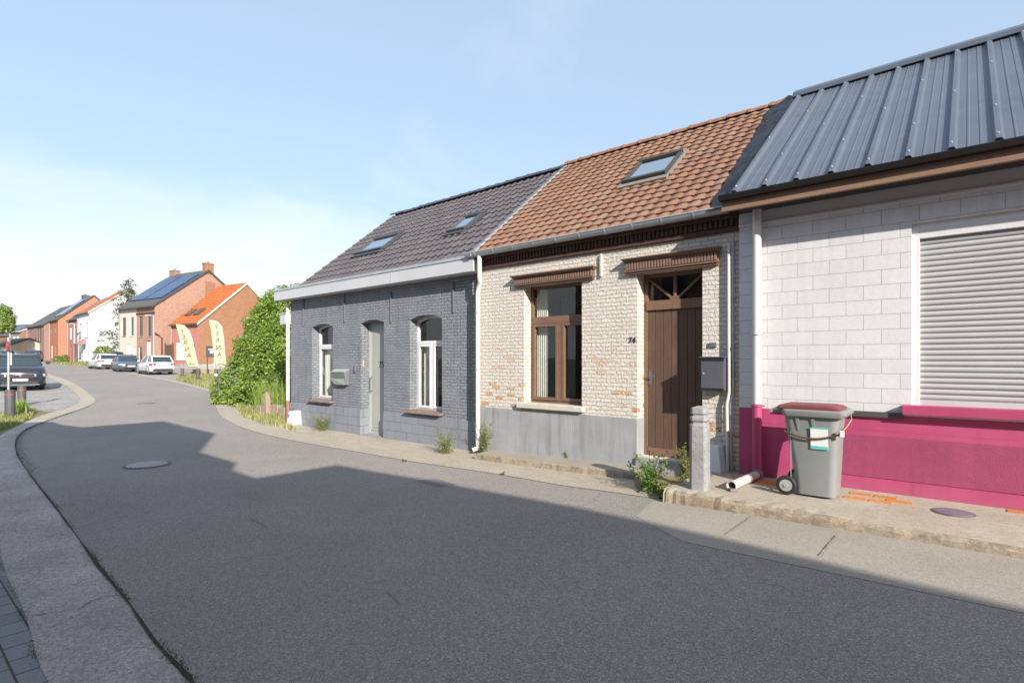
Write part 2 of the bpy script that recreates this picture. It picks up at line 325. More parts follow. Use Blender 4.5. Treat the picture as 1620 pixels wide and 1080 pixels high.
# ------------------------------------------------------------------ mesh builder
class MB:
    def __init__(s, off=(0, 0, 0)): s.v = []; s.f = []; s.off = off; s.mi = []; s.cur = 0; s.tint = []; s.usetint = False; s.ct = .5
    def V(s, x, y, z): s.v.append((x - s.off[0], y - s.off[1], z - s.off[2])); return len(s.v) - 1
    def face(s, idx): s.f.append(tuple(idx)); s.mi.append(s.cur); s.tint.append(s.ct)
    def poly(s, pts): s.face([s.V(*p) for p in pts])
    def box(s, x0, x1, y0, y1, z0, z1):
        i = [s.V(x, y, z) for z in (z0, z1) for y in (y0, y1) for x in (x0, x1)]
        for q in ((0, 1, 3, 2), (4, 6, 7, 5), (0, 4, 5, 1), (2, 3, 7, 6), (0, 2, 6, 4), (1, 5, 7, 3)): s.face([i[k] for k in q])
    def hexa(s, b, t):                 # 4 bottom points, 4 top points
        i = [s.V(*p) for p in b] + [s.V(*p) for p in t]
        s.face([i[3], i[2], i[1], i[0]]); s.face(i[4:])
        for k in range(4): s.face([i[k], i[(k + 1) % 4], i[4 + (k + 1) % 4], i[4 + k]])
    def prism(s, prof, mapf, a, b):    # profile [(p,q)], mapf(t,p,q)->xyz, from t=a to t=b
        n = len(prof); A = [s.V(*mapf(a, *p)) for p in prof]; B = [s.V(*mapf(b, *p)) for p in prof]
        for k in range(n): s.face([A[k], A[(k + 1) % n], B[(k + 1) % n], B[k]])
        s.face(A[::-1]); s.face(B)
    def tube(s, pts, r, n=10, caps=True, r2=None):
        pts = [Vector(p) for p in pts]; rings = []; up = Vector((.13, .27, .95)).normalized(); prev = None
        for i, p in enumerate(pts):
            d = (pts[min(i + 1, len(pts) - 1)] - pts[max(i - 1, 0)]).normalized()
            if prev is None:
                a = up.cross(d)
                if a.length < .1: a = Vector((1, 0, 0)).cross(d)
                a.normalize()
            else: a = (prev - d * prev.dot(d)).normalized()
            prev = a; b = d.cross(a); rr = r if r2 is None else r + (r2 - r) * i / (len(pts) - 1)
            rings.append([s.V(*(p + (a * math.cos(t) + b * math.sin(t)) * rr)) for t in [2 * math.pi * k / n for k in range(n)]])
        for A, B in zip(rings, rings[1:]):
            for k in range(n): s.face([A[k], A[(k + 1) % n], B[(k + 1) % n], B[k]])
        if caps: s.face(rings[0][::-1]); s.face(rings[-1])
    def lathe(s, prof, n=24, c=(0, 0, 0), axis='z'):
        rings = []
        for r, h in prof:
            ring = []
            for k in range(n):
                t = 2 * math.pi * k / n; a, b = r * math.cos(t), r * math.sin(t)
                p = (a, b, h) if axis == 'z' else ((h, a, b) if axis == 'x' else (a, h, b))
                ring.append(s.V(c[0] + p[0], c[1] + p[1], c[2] + p[2]))
            rings.append(ring)
        for A, B in zip(rings, rings[1:]):
            for k in range(n): s.face([A[k], A[(k + 1) % n], B[(k + 1) % n], B[k]])
        s.face(rings[0][::-1]); s.face(rings[-1])
    def wall(s, outer, holes, mapf, rd):   # flat wall with openings and reveals rd deep; mapf(a,z,depth)
        loops = [[Vector((a, z, 0)) for a, z in outer]] + [[Vector((a, z, 0)) for a, z in h] for h in holes]
        flat = [p for l in loops for p in l]; idx = [s.V(*mapf(p.x, p.y, 0)) for p in flat]
        for t in tessellate_polygon(loops): s.face([idx[k] for k in t])
        for h in holes:
            A = [s.V(*mapf(a, z, 0)) for a, z in h]; B = [s.V(*mapf(a, z, rd)) for a, z in h]
            for k in range(len(h)): s.face([A[k], A[(k + 1) % len(h)], B[(k + 1) % len(h)], B[k]])
    def build(s, name, mats, parent=None, smooth=False, bevel=0, label=None, recalc=True, loc=None, rz=None, auto=None):
        me = bpy.data.meshes.new(name); me.from_pydata(s.v, [], s.f)
        mats = mats if isinstance(mats, list) else [mats]
        for m in mats: me.materials.append(M[m] if isinstance(m, str) else m)
        me.polygons.foreach_set('material_index', s.mi)
        if s.usetint:
            at = me.attributes.new('tint', 'FLOAT', 'FACE'); at.data.foreach_set('value', s.tint)
        if recalc:
            bm = bmesh.new(); bm.from_mesh(me); bmesh.ops.recalc_face_normals(bm, faces=bm.faces); bm.to_mesh(me); bm.free()
        if smooth:
            me.polygons.foreach_set('use_smooth', [True] * len(me.polygons))
            if auto is None: auto = 40
            try: me.set_sharp_from_angle(angle=math.radians(auto))
            except Exception: pass
        o = bpy.data.objects.new(name, me); COL.objects.link(o)
        if parent: o.parent = parent
        if loc is not None: o.location = loc
        if rz is not None: o.rotation_euler = (0, 0, rz)
        if bevel:
            b = o.modifiers.new('bevel', 'BEVEL'); b.width = bevel; b.segments = 2; b.limit_method = 'ANGLE'
        if label: o['label'] = label
        return o
def tag(o, label, cat, group=None, kind=None):
    if label: o['label'] = label
    if cat: o['category'] = cat
    if group: o['group'] = group
    if kind: o['kind'] = kind
    return o
def thing(name, label, cat, loc, rz=0.0, group=None):
    o = bpy.data.objects.new(name, None); COL.objects.link(o); o.location = loc; o.rotation_euler = (0, 0, rz)
    o.empty_display_size = .3
    return tag(o, label, cat, group)
def copy_thing(o, parent=None):
    c = o.copy(); COL.objects.link(c)
    if parent: c.parent = parent
    for ch in [x for x in bpy.data.objects if x.parent == o]: copy_thing(ch, c)
    return c
_fc = {}
def text_mesh(txt, size, mat, name, parent, mapf, extrude=.004, mirror=False, spacing=1):
    cu = bpy.data.curves.new('txt', 'FONT'); cu.body = txt; cu.size = size; cu.extrude = extrude; cu.align_x = 'CENTER'; cu.align_y = 'CENTER'
    cu.space_character = spacing
    o = bpy.data.objects.new('txt', cu); COL.objects.link(o)
    bpy.context.view_layer.update()
    me = bpy.data.meshes.new_from_object(o.evaluated_get(bpy.context.evaluated_depsgraph_get()))
    bpy.data.objects.remove(o); bpy.data.curves.remove(cu)
    for v in me.vertices:
        x = -v.co.x if mirror else v.co.x
        v.co = Vector(mapf(x, v.co.y, v.co.z))
    me.name = name; me.materials.clear(); me.materials.append(M[mat])
    r = bpy.data.objects.new(name, me); COL.objects.link(r); r.parent = parent; return r

# ------------------------------------------------------------------ ground sheets (local frame s, c)
def sheet(name, pts, mat, lift, kind='structure', thick=0.0, zfix=None, label=None, cat=None):
    bm = bmesh.new(); vs = [bm.verts.new((s, c, 0)) for s, c in pts]
    f = bm.faces.new(vs)
    bmesh.ops.triangulate(bm, faces=[f])
    for k, _ in KN[1:-1]:
        bmesh.ops.bisect_plane(bm, geom=bm.verts[:] + bm.edges[:] + bm.faces[:], plane_co=(k, 0, 0), plane_no=(1, 0, 0))
    for v in bm.verts: v.co.z = (g(v.co.x) if zfix is None else zfix) + lift
    bmesh.ops.recalc_face_normals(bm, faces=bm.faces)
    for fc in bm.faces:
        if fc.normal.z < 0: fc.normal_flip()
    if thick:
        r = bmesh.ops.extrude_face_region(bm, geom=bm.faces[:])
        for e in r['geom']:
            if isinstance(e, bmesh.types.BMVert): e.co.z -= thick
        bmesh.ops.recalc_face_normals(bm, faces=bm.faces)
    me = bpy.data.meshes.new(name); bm.to_mesh(me); bm.free(); me.materials.append(M[mat])
    o = bpy.data.objects.new(name, me); COL.objects.link(o); o.rotation_euler = (0, 0, -TH)
    tag(o, label, cat, kind=kind); return o
def P2(pts, dz=0): return [Gsc(x, y, dz) for x, y in pts]
def smooth_line(pts, n=4):
    out = []
    for i in range(len(pts) - 1):
        p0, p1, p2, p3 = pts[max(i - 1, 0)], pts[i], pts[i + 1], pts[min(i + 2, len(pts) - 1)]
        for k in range(n):
            t = k / n
            out.append(tuple(.5 * ((2 * b) + (-a + c) * t + (2 * a - 5 * b + 4 * c - d) * t * t + (-a + 3 * b - 3 * c + d) * t ** 3) for a, b, c, d in zip(p0, p1, p2, p3)))
    out.append(tuple(pts[-1])); return out

sheet('ground', [(-400, -300), (300, -300), (300, 300), (-400, 300)], 'land', -.02)
# left edge of the asphalt, near to far
L_edge = smooth_line(P2([(330, 1120), (299, 1073), (246, 1017), (197, 946), (151, 890), (123, 851), (84.5, 798.6), (46, 749), (30, 725), (25, 708), (28, 692), (42, 679), (65, 669), (100, 656.5), (133, 645), (149, 637), (150, 631), (141, 623), (120, 608), (98, 598), (71, 590.5), (52, 586), (20, 580)]))
R_edge = smooth_line(P2([(1150, 803), (1044, 789), (1006, 784), (951, 776), (897, 769), (843, 759.5), (788, 750), (721, 740), (641, 728), (584, 718), (527, 708), (470, 698), (413, 685.5), (371, 671), (349, 657), (343, 646), (338, 634), (331, 620), (307, 613), (267, 603), (222, 594.4), (178, 586.7), (142, 581.7), (107, 576.7), (80, 573.9)]))
near = [(9, -2.5 + .0), (9, 5.67), (-2.6, 5.70)]
nearL = [(.9, .45 + .0)]
# extend near ends
l0 = L_edge[0]; road = [(l0[0] + 12, l0[1] - .2)] + L_edge
far_r = R_edge[-1]; far_l = L_edge[-1]
du = (-.93, .3)
far = [(far_l[0] - 90, far_l[1] + 14), (far_r[0] - 90, far_r[1] + 14)]
road = road + far + R_edge[::-1] + [(-2.6, 5.72), (12, 5.72)]
sheet('road', road, 'asphalt', .0)
# concrete gutter left of the road
G_in = smooth_line(P2([(110, 1120), (77, 1080), (60, 1045), (46, 992), (32, 953), (10.6, 911), (0, 869)]))
gi = G_in[-1]
G_in2 = smooth_line([gi, (gi[0] - 3, gi[1] + .12), (gi[0] - 7.5, gi[1] + .75)] + P2([(0, 689), (45, 666)]))[1:]
C_in = smooth_line(P2([(45, 666), (67, 657), (89, 650.5), (109, 644.5), (122, 638.5), (126.7, 633), (124, 626.7), (109, 614), (89, 603), (66, 594), (45, 589), (20, 583)]))[1:]
Ls = L_edge
sheet('gutter_strip', [(G_in[0][0] + 12, G_in[0][1] - .2), *G_in, *G_in2, *C_in[:1]] + [p for p in Ls[::-1] if p[0] > C_in[0][0]] + [(l0[0] + 12, l0[1] - .2)], 'gutter', .006)
k0 = min(range(len(Ls)), key=lambda i: (Ls[i][0] - C_in[0][0]) ** 2 + (Ls[i][1] - C_in[0][1]) ** 2)
sheet('kerb_strip', C_in + Ls[:k0 - 1:-1], 'band', .010)
# drive paved with small bricks where the dark car stands, cobble strip and weedy verge
sheet('paved_forecourt', C_in[2:] + [(C_in[-1][0] - 30, C_in[-1][1] - 6), (-60, -12), (-24, -12), Gsc(-60, 652), Gsc(70, 648.5)], 'drive', .002)
sheet('cobble_edging', P2([(-60, 662), (-60, 650), (100, 640.5), (118, 640.8), (95, 648), (60, 650)]), 'cobble', .008)
sheet('verge_ground', [G_in2[-1], *P2([(67, 657), (89, 650.2), (60, 651), (-80, 663)]), (-26, 0), (G_in2[3][0], G_in2[3][1] - 1.5), *G_in2[3:-1]], 'grassbed', .004)
sheet('block_pavement', [(G_in[0][0] + 12, G_in[0][1] - .2), *G_in, *G_in2[:6], (G_in2[6][0], -1.28), (12, -1.28)][:], 'pavers', .004)
# pale band and apron on the right
B_in = smooth_line(P2([(360, 636), (368, 650), (385, 664), (428, 677), (476, 688), (536, 700), (620, 712), (700, 722), (717, 730), (788, 740), (905, 752), (1005, 771), (1044, 789)]))
Re = [p for p in R_edge if p[0] > R_edge[0][0] - 40]
k1 = min(range(len(R_edge)), key=lambda i: (R_edge[i][0] - Gsc(343, 640)[0]) ** 2 + (R_edge[i][1] - Gsc(343, 640)[1]) ** 2)
sheet('concrete_band', B_in + R_edge[4:k1 + 1], 'band', .006)
sheet('cottage_apron', B_in[::-1][2:] + [(-16.5, 8.4), (-14.2, 7.5), (-2.3, 7.5), (-2.3, 5.72), (-2.45, 5.72)], 'pave', .003)
# slabs in front of the white house
sheet('concrete_slabs', [(-2.75, 5.715), (12, 5.715), (12, 4.32), (-1.9, 4.52), (-2.6, 5.02)], 'slab', .003)
# verge and parking beyond
kk = [p for p in R_edge if p[0] < Gsc(331, 622)[0]]
sheet('parking_strip', kk[:1] + kk + [(kk[-1][0], kk[-1][1] + 10), (kk[0][0] - 8, kk[0][1] + 22), (kk[0][0] + 4, kk[0][1] + 14)], 'drive', -.004)
def offset_line(line, d):
    out = []
    for i, p in enumerate(line):
        a, b = line[max(i - 1, 0)], line[min(i + 1, len(line) - 1)]
        t = Vector((b[0] - a[0], b[1] - a[1])).normalized(); out.append((p[0] + t.y * d, p[1] - t.x * d))
    return out
kb = offset_line(kk, .35); sheet('far_kerb', kk + kb[::-1], 'band', .012)
# raised pavement of the white house with a ragged stone kerb
mb = MB(); random.seed(3)
N = 90; x0, x1 = -2.62, 9.0
top, mid, bot = [], [], []
for i in range(N + 1):
    s = x0 + (x1 - x0) * (i / N) ** 1.5
    j = random.uniform(-.014, .014); j2 = random.uniform(-.008, .008)
    top.append(mb.V(s, 5.76 + j, .268 + j2)); mid.append(mb.V(s, 5.715 + j * .6, .235 + j2 - (.03 if random.random() < .12 else 0))); bot.append(mb.V(s, 5.70 + j * .4, g(s) - .05))
back = [mb.V(x0 + (x1 - x0) * (i / N) ** 1.5, 5.95, .27) for i in range(N + 1)]
bb = [mb.V(x0 + (x1 - x0) * (i / N) ** 1.5, 7.3, .272) for i in range(N + 1)]
for i in range(N):
    for A, B in ((bot, mid), (mid, top)): mb.face([A[i], A[i + 1], B[i + 1], B[i]])
    mb.cur = 1; mb.face([top[i], top[i + 1], back[i + 1], back[i]]); mb.face([back[i], back[i + 1], bb[i + 1], bb[i]]); mb.cur = 0
e = [mb.V(x0 + random.uniform(-.03, .0), c, .27 if c > 5.7 else .1) for c in (5.76, 6.0, 6.3, 6.6, 6.9, 7.3)]
eb = [mb.V(x0 - .03, c, -.05) for c in (5.7, 6.0, 6.3, 6.6, 6.9, 7.3)]
for i in range(5): mb.face([e[i], e[i + 1], eb[i + 1], eb[i]])
o = mb.build('raised_pavement', ['kerb', 'pave'], rz=-TH, smooth=False); tag(o, None, None, kind='structure')
# low step pavement of the cream cottage
sa, sb = Gsc(717, 733)[0], facS(1018, 6.70)
mb = MB()
n = 40; A = []; 
for i in range(n + 1):
    s = sa + (sb - sa) * i / n; j = random.uniform(-.006, .006)
    A.append([mb.V(s, 6.66 + j, g(s) - .03), mb.V(s, 6.67 + j, g(s) + .085), mb.V(s, 6.69 + j, g(s) + .095), mb.V(s, 7.25, g(s) + .10)])
for a, b in zip(A, A[1:]):
    for k in range(3):
        mb.cur = 1 if k == 2 else 0; mb.face([a[k], b[k], b[k + 1], a[k + 1]])
mb.cur = 0
for a in (A[0], A[-1]): mb.face(a + [mb.V(a[3] and (sa if a is A[0] else sb), 7.25, -.05)])
o = mb.build('step_pavement', ['kerb', 'slab'], rz=-TH); tag(o, None, None, kind='structure')

def disc_cover(px, py, r, mat, name, label, pattern=True, dz=0.0, cz=None, scale_c=1.0):
    p = G(px, py, dz); t = thing(name, label, 'manhole cover', (p.x, p.y, p.z + .004), -TH, 'round iron covers')
    m = MB(); m.lathe([(r + .035, -.01), (r + .035, .006), (r + .012, .007), (r + .010, .002), (r, .002)], 40); m.build('rim', 'castiron', t)
    m = MB(); m.lathe([(r - .002, -.01), (r - .002, .007)], 40)
    if pattern:
        for k in range(-7, 8):
            y = k * r / 8; h = math.sqrt(max(0, (r * .93) ** 2 - y * y))
            m.cur = 1; m.box(-h, h, y - .010, y + .010, .006, .016)
    m.build('lid', ['castiron' if pattern else mat, mat], t); return t
disc_cover(233, 735.5, .31 * 1.0, 'ironpale', 'manhole_cover', 'ribbed round iron manhole cover in the shaded asphalt in the foreground')
disc_cover(231, 638, .27, 'castiron', 'manhole_cover', 'small dark manhole cover on the sunlit asphalt at the bend', False)
p = G(1508, 811, .11)
t = thing('inspection_cover', 'smooth purple grey round inspection cover in the raised pavement by the magenta wall', 'manhole cover', W(facS(1508, 6.37), 6.37, .272), -TH, 'round iron covers')
s_, c_ = SC(1.0, 1.0)
dd = 1.45 * 850 / 241; pw = Vector(((1508 - 810) / 850 * dd, dd, .272)); t.location = pw
m = MB(); m.lathe([(.165, -.01), (.165, .006), (.155, .006)], 40); m.build('rim', 'castiron', t)
m = MB(); m.lathe([(.150, -.01), (.150, .010), (.03, .012)], 40); m.build('lid', plain('cover_lid', (.20, .18, .21), .6, .2, .2, 12), t)
# terracotta patches
def patch_tiles(quads, label):
    p0 = quads[0]; base = W(p0[0], p0[1], .273)
    t = thing('clay_tile_patch', label, 'paving tiles', base, -TH, 'terracotta tile patches in the pavement')
    for q in quads:
        m = MB((p0[0], p0[1], 0)); m.box(q[0], q[0] + q[2], q[1], q[1] + q[3], -.01, .006); m.build('clay_tile', 'terracotta', t, bevel=.002)
def pav(px, py): d = 1.45 * 850 / (py - 570); x = (px - 810) / 850 * d; return SC(x, d)
a = pav(1385, 787); patch_tiles([(a[0] - .02, a[1] + .02, .2, .1), (a[0] - .24, a[1] + .02, .2, .1), (a[0] + .1, a[1] - .10, .22, .1), (a[0] - .26, a[1] - .22, .2, .1), (a[0] - .04, a[1] - .22, .2, .1)], 'patch of orange clay tiles in the pavement right of the wheelie bin')
a = pav(1192, 764); patch_tiles([(a[0] - .30, a[1] + .12, .2, .1), (a[0] - .08, a[1] + .12, .2, .1), (a[0] - .2, a[1], .2, .1), (a[0] + .02, a[1], .2, .1), (a[0] + .14, a[1] + .12, .2, .1), (a[0] + .24, a[1], .16, .1)], 'patch of orange clay tiles under the loose drain pipe')
a = pav(1612, 812); patch_tiles([(a[0] - .08, a[1], .2, .11), (a[0] + .14, a[1], .2, .11), (a[0] + .28, a[1] - .13, .2, .11)], 'patch of orange clay tiles at the right edge beyond the round cover')
# repaired patch and cracks
sheet('road_patch', P2([(655, 760), (690, 757), (722, 766), (690, 770)]), 'patch', .003)
def ribbon(name, pts, w, mat, lift):
    pts = P2(pts); out1, out2 = [], []
    for i, p in enumerate(pts):
        a, b = pts[max(i - 1, 0)], pts[min(i + 1, len(pts) - 1)]
        t = Vector((b[0] - a[0], b[1] - a[1])).normalized(); ww = w * random.uniform(.4, 1.2)
        out1.append((p[0] + t.y * ww, p[1] - t.x * ww)); out2.append((p[0] - t.y * ww, p[1] + t.x * ww))
    m = MB()
    z = lambda q: g(q[0]) + lift
    for i in range(len(pts) - 1): m.poly([(*out1[i], z(out1[i])), (*out1[i + 1], z(out1[i + 1])), (*out2[i + 1], z(out2[i + 1])), (*out2[i], z(out2[i]))])
    o = m.build(name, mat, rz=-TH); tag(o, None, None, kind='structure')
def jit(pts, n=6, a=1.2):
    out = []
    for p, q in zip(pts, pts[1:]):
        for k in range(n): out.append((p[0] + (q[0] - p[0]) * k / n + random.uniform(-a, a), p[1] + (q[1] - p[1]) * k / n + random.uniform(-a, a) * .6))
    return out + [pts[-1]]
ribbon('gutter_crack', jit([(50, 975), (85, 971), (125, 964), (150, 950), (185, 942)], 6, 1.4), .004, 'black', .013)
ribbon('gutter_crack', jit([(2, 793), (40, 792), (72, 787)], 5, .5), .004, 'patch', .013)
ribbon('slab_joint', jit([(1324, 848), (1310, 864), (1297, 880)], 4, .4), .006, 'kerb', .012)
ribbon('slab_joint', jit([(1190, 817), (1170, 831), (1147, 847)], 4, .4), .006, 'kerb', .012)
for pts in ([(612, 937), (632, 955)], [(395, 820), (420, 832)], [(230, 615), (255, 640), (270, 655)], [(165, 600), (200, 640)]):
    ribbon('road_crack', jit(pts, 8, 1.8), .004, 'patch', .008)

# ------------------------------------------------------------------ windows and helpers in a facade frame
def rect(x0, x1, z0, z1): return [(x0, z0), (x1, z0), (x1, z1), (x0, z1)]
def arch(x0, x1, z0, zs, rise, n=10):
    w = x1 - x0; R = (w * w / 4 + rise * rise) / (2 * rise); cz = zs + rise - R; cx = (x0 + x1) / 2
    a0 = math.asin(w / 2 / R)
    return [(x0, z0), (x1, z0)] + [(cx + R * math.sin(a0 - 2 * a0 * k / n), cz + R * math.cos(a0 - 2 * a0 * k / n)) for k in range(n + 1)]
def frame_ring(m, outer, t, mapf, d0, d1):   # frame following an outline: outline points inset by t towards centre
    cx = sum(p[0] for p in outer) / len(outer); cz = sum(p[1] for p in outer) / len(outer)
    xs = [p[0] for p in outer]; zs = [p[1] for p in outer]; hw = (max(xs) - min(xs)) / 2; hh = (max(zs) - min(zs)) / 2
    mx, mz = (max(xs) + min(xs)) / 2, (max(zs) + min(zs)) / 2
    inner = [(mx + (p[0] - mx) * (hw - t) / hw, mz + (p[1] - mz) * (hh - t) / hh) for p in outer]
    n = len(outer)
    r = [[m.V(*mapf(a, z, d)) for a, z in pl] for pl, d in ((outer, d0), (inner, d0), (inner, d1), (outer, d1))]
    for k in range(n):
        j = (k + 1) % n
        for a in range(4): m.face([r[a][k], r[a][j], r[(a + 1) % 4][j], r[(a + 1) % 4][k]])
    return inner
def bx(m, mapf, x0, x1, z0, z1, d0, d1):
    m.hexa([mapf(x0, z0, d0), mapf(x1, z0, d0), mapf(x1, z0, d1), mapf(x0, z0, d1)], [mapf(x0, z1, d0), mapf(x1, z1, d0), mapf(x1, z1, d1), mapf(x0, z1, d1)])

# ================================================================== 1. grey painted cottage
C1, C2, C3 = 7.32, 7.22, 7.13
S1a, S12, S23 = -14.2, -6.96, -2.24
RC, RZ = 10.12, 6.15                           # ridge
h1 = thing('grey_cottage', 'low cottage of dark grey painted brick with charcoal tiles, left of the cream one', 'house', W(S1a, C1, g(-10)), -TH)
O1 = (S1a, C1, g(-10))
mp = lambda s, z, d: (s, C1 + d, z)
zt = 3.55
wa = arch(facS(493.8, C1), facS(526.5, C1), facZ(510, 633, C1), facZ(495, 518, C1), .07)
wb = arch(facS(648.2, C1), facS(699.3, C1), facZ(670, 651, C1), facZ(648, 506.5, C1), .09)
dsx0, dsx1 = facS(571, C1), facS(607.5, C1)
dd_ = arch(dsx0, dsx1, facZ(588, 690, C1) , facZ(571, 512, C1), .07)
m = MB(O1); zb = -.12
m.wall([(S1a, zb), (S12, zb), (S12, zt), (S1a, zt)], [wa, wb, dd_], mp, .24)
m.poly([(S1a, C1, zb), (S1a, 12.9, zb), (S1a, 12.9, zt), (S1a, RC, RZ - .45), (S1a, C1, zt)])
m.poly([(S1a, 12.9, zb), (S12, 12.9, zb), (S12, 12.9, zt), (S1a, 12.9, zt)])
wall1 = m.build('wall', 'f1_brick', h1, recalc=False)
m = MB(O1); pz = .57; pd = C1 - .028
for a, b in ((S1a - .01, dsx0 + .004), (dsx1 - .004, S12)):
    pts = [(a, zb), (b, zb), (b, pz), (a, pz)]
    m.box(a, b, pd, C1 + .22, zb, pz)
m.build('plinth', 'f1_plinth', h1, bevel=.004)
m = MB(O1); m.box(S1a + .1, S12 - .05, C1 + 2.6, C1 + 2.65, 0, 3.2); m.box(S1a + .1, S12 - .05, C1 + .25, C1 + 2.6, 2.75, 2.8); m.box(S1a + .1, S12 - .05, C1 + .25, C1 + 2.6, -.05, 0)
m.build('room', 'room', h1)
def uwin(outl, wide, parent, O, d):
    xs = [p[0] for p in outl]; zs = [p[1] for p in outl]; x0, x1, z0, z1 = min(xs), max(xs), min(zs), max(zs)
    m = MB(O); frame_ring(m, outl, .055, mp, d, d + .06)
    H = z1 - z0; zt_ = z0 + H * .70
    bx(m, mp, x0 + .05, x1 - .05, zt_, zt_ + .07, d - .012, d + .05)
    if wide: bx(m, mp, (x0 + x1) / 2 - .04, (x0 + x1) / 2 + .04, z0 + .05, zt_, d - .012, d + .05)
    spans = [(x0 + .06, (x0 + x1) / 2 - .04), ((x0 + x1) / 2 + .04, x1 - .06)] if wide else [(x0 + .06, x1 - .06)]
    for a, b in spans:
        frame_ring(m, rect(a, b, z0 + .06, zt_ - .005), .045, mp, d - .02, d + .03)
    w = m.build('window', 'upvc', parent, bevel=.004)
    m = MB(O); bx(m, mp, x0 + .05, x1 - .05, z0 + .05, z1 - .05, d + .03, d + .036); m.build('pane', 'glass', w)
    m = MB(O); n = 40
    cx0, cx1 = (x0 + .08, x1 - .08) if not wide else (x0 + .08, (x0 + x1) / 2 + .02)
    P = [(cx0 + (cx1 - cx0) * k / n, d + .12 + .018 * math.sin(k * 1.9)) for k in range(n + 1)]
    for (a, da), (b, db) in zip(P, P[1:]): m.poly([mp(a, z0 + .05, da), mp(b, z0 + .05, db), mp(b, zt_ - .01, db), mp(a, zt_ - .01, da)])
    m.build('curtain', 'curtain', w, smooth=True)
    m = MB(O); sx0, sx1 = x0 - .07, x1 + .03
    m.hexa([mp(sx0, z0 - .045, -.12), mp(sx1, z0 - .045, -.12), mp(sx1, z0 - .035, .2), mp(sx0, z0 - .035, .2)], [mp(sx0, z0 - .01, -.12), mp(sx1, z0 - .01, -.12), mp(sx1, z0 + .03, .2), mp(sx0, z0 + .03, .2)])
    m.build('sill', 'sillbrown', w, bevel=.006)
uwin(wa, False, h1, O1, .20); uwin(wb, True, h1, O1, .20)
# door
x0, x1 = dsx0, dsx1; z0 = dd_[0][1]; z1 = facZ(571, 514, C1)
m = MB(O1); frame_ring(m, rect(x0, x1, z0, z1 + .1), .05, mp, .21, .27)
dr = m.build('door', 'doorgreen', h1, bevel=.004)
m = MB(O1); bx(m, mp, x0 + .05, x1 - .05, z0 + .02, z1 + .04, .235, .275)
frame_ring(m, rect(x0 + .07, x1 - .07, z0 + .10, z1 - .03), .025, mp, .225, .24)
bx(m, mp, x0 + .16, x1 - .14, z0 + .16, z1 - .10, .228, .24)
m.build('door_leaf', 'doorgreen', dr, bevel=.004)
m = MB(O1); hx = x0 + .12; m.tube([mp(hx, 1.0, .225), mp(hx, 1.0, .17), mp(hx, 1.32, .17), mp(hx, 1.32, .225)], .011, 8); m.build('handle', 'iron', dr)
m = MB(O1); bx(m, mp, x0 + .0, x1 - .0, z0 - .06, z0 + .012, -.14, .24); m.build('doorstep', 'stonepost', h1, bevel=.01)
nx = facS(603, C1 + .2)
text_mesh('75', .21, 'iron', 'house_number', dr, lambda a, b, c: (nx - .03 + a - O1[0], C1 + .222 - c - O1[1], facZ(603, 577, C1 + .2) + b - O1[2]), .003)
# wall anchors
for px, ya, yb in ((481, 470, 516), (545.5, 466, 509), (619, 462, 510), (718, 446, 495)):
    m = MB(O1); s = facS(px, C1); m.box(s - .018, s + .018, C1 - .03, C1 + .01, facZ(px, yb, C1), facZ(px, ya, C1)); m.build('wall_anchor', 'iron', h1, bevel=.006)
m = MB(O1); s = facS(577.6, C1 + .1); m.box(dsx0 - .004, dsx0 + .012, C1 + .04, C1 + .08, facZ(577, 580, C1), facZ(577, 570, C1)); m.build('doorbell', plain('brass', (.7, .55, .25), .4, .5), h1)
m = MB(O1); s = facS(563, C1); m.box(s - .03, s + .03, C1 - .05, C1 + .0, facZ(563, 588, C1), facZ(563, 577, C1)); m.build('wall_bell', 'iron', h1, bevel=.01)  # bell on the wall left of the door, no lamp here
# fascia box and gutter
fz0, fz1 = facZ(732, 431, C1 - .27), facZ(732, 407, C1 - .27)
m = MB(O1); fx0, fx1 = -14.62, -6.93
m.box(fx0, fx1, C1 - .27, C1 + .05, fz0, fz1)
fas = m.build('fascia', 'fasciawhite', h1, bevel=.004)
m = MB(O1); m.box(fx0 - .01, fx1 + .01, C1 - .285, C1 - .26, fz1 - .035, fz1 + .02); m.box(fx0, fx1, C1 - .27, C1 - .1, fz1 + .0, fz1 + .012)
m.box(-9.4, -9.37, C1 - .276, C1 - .26, fz0, fz1 - .04)
m.build('fascia_trim', 'zinc', fas)
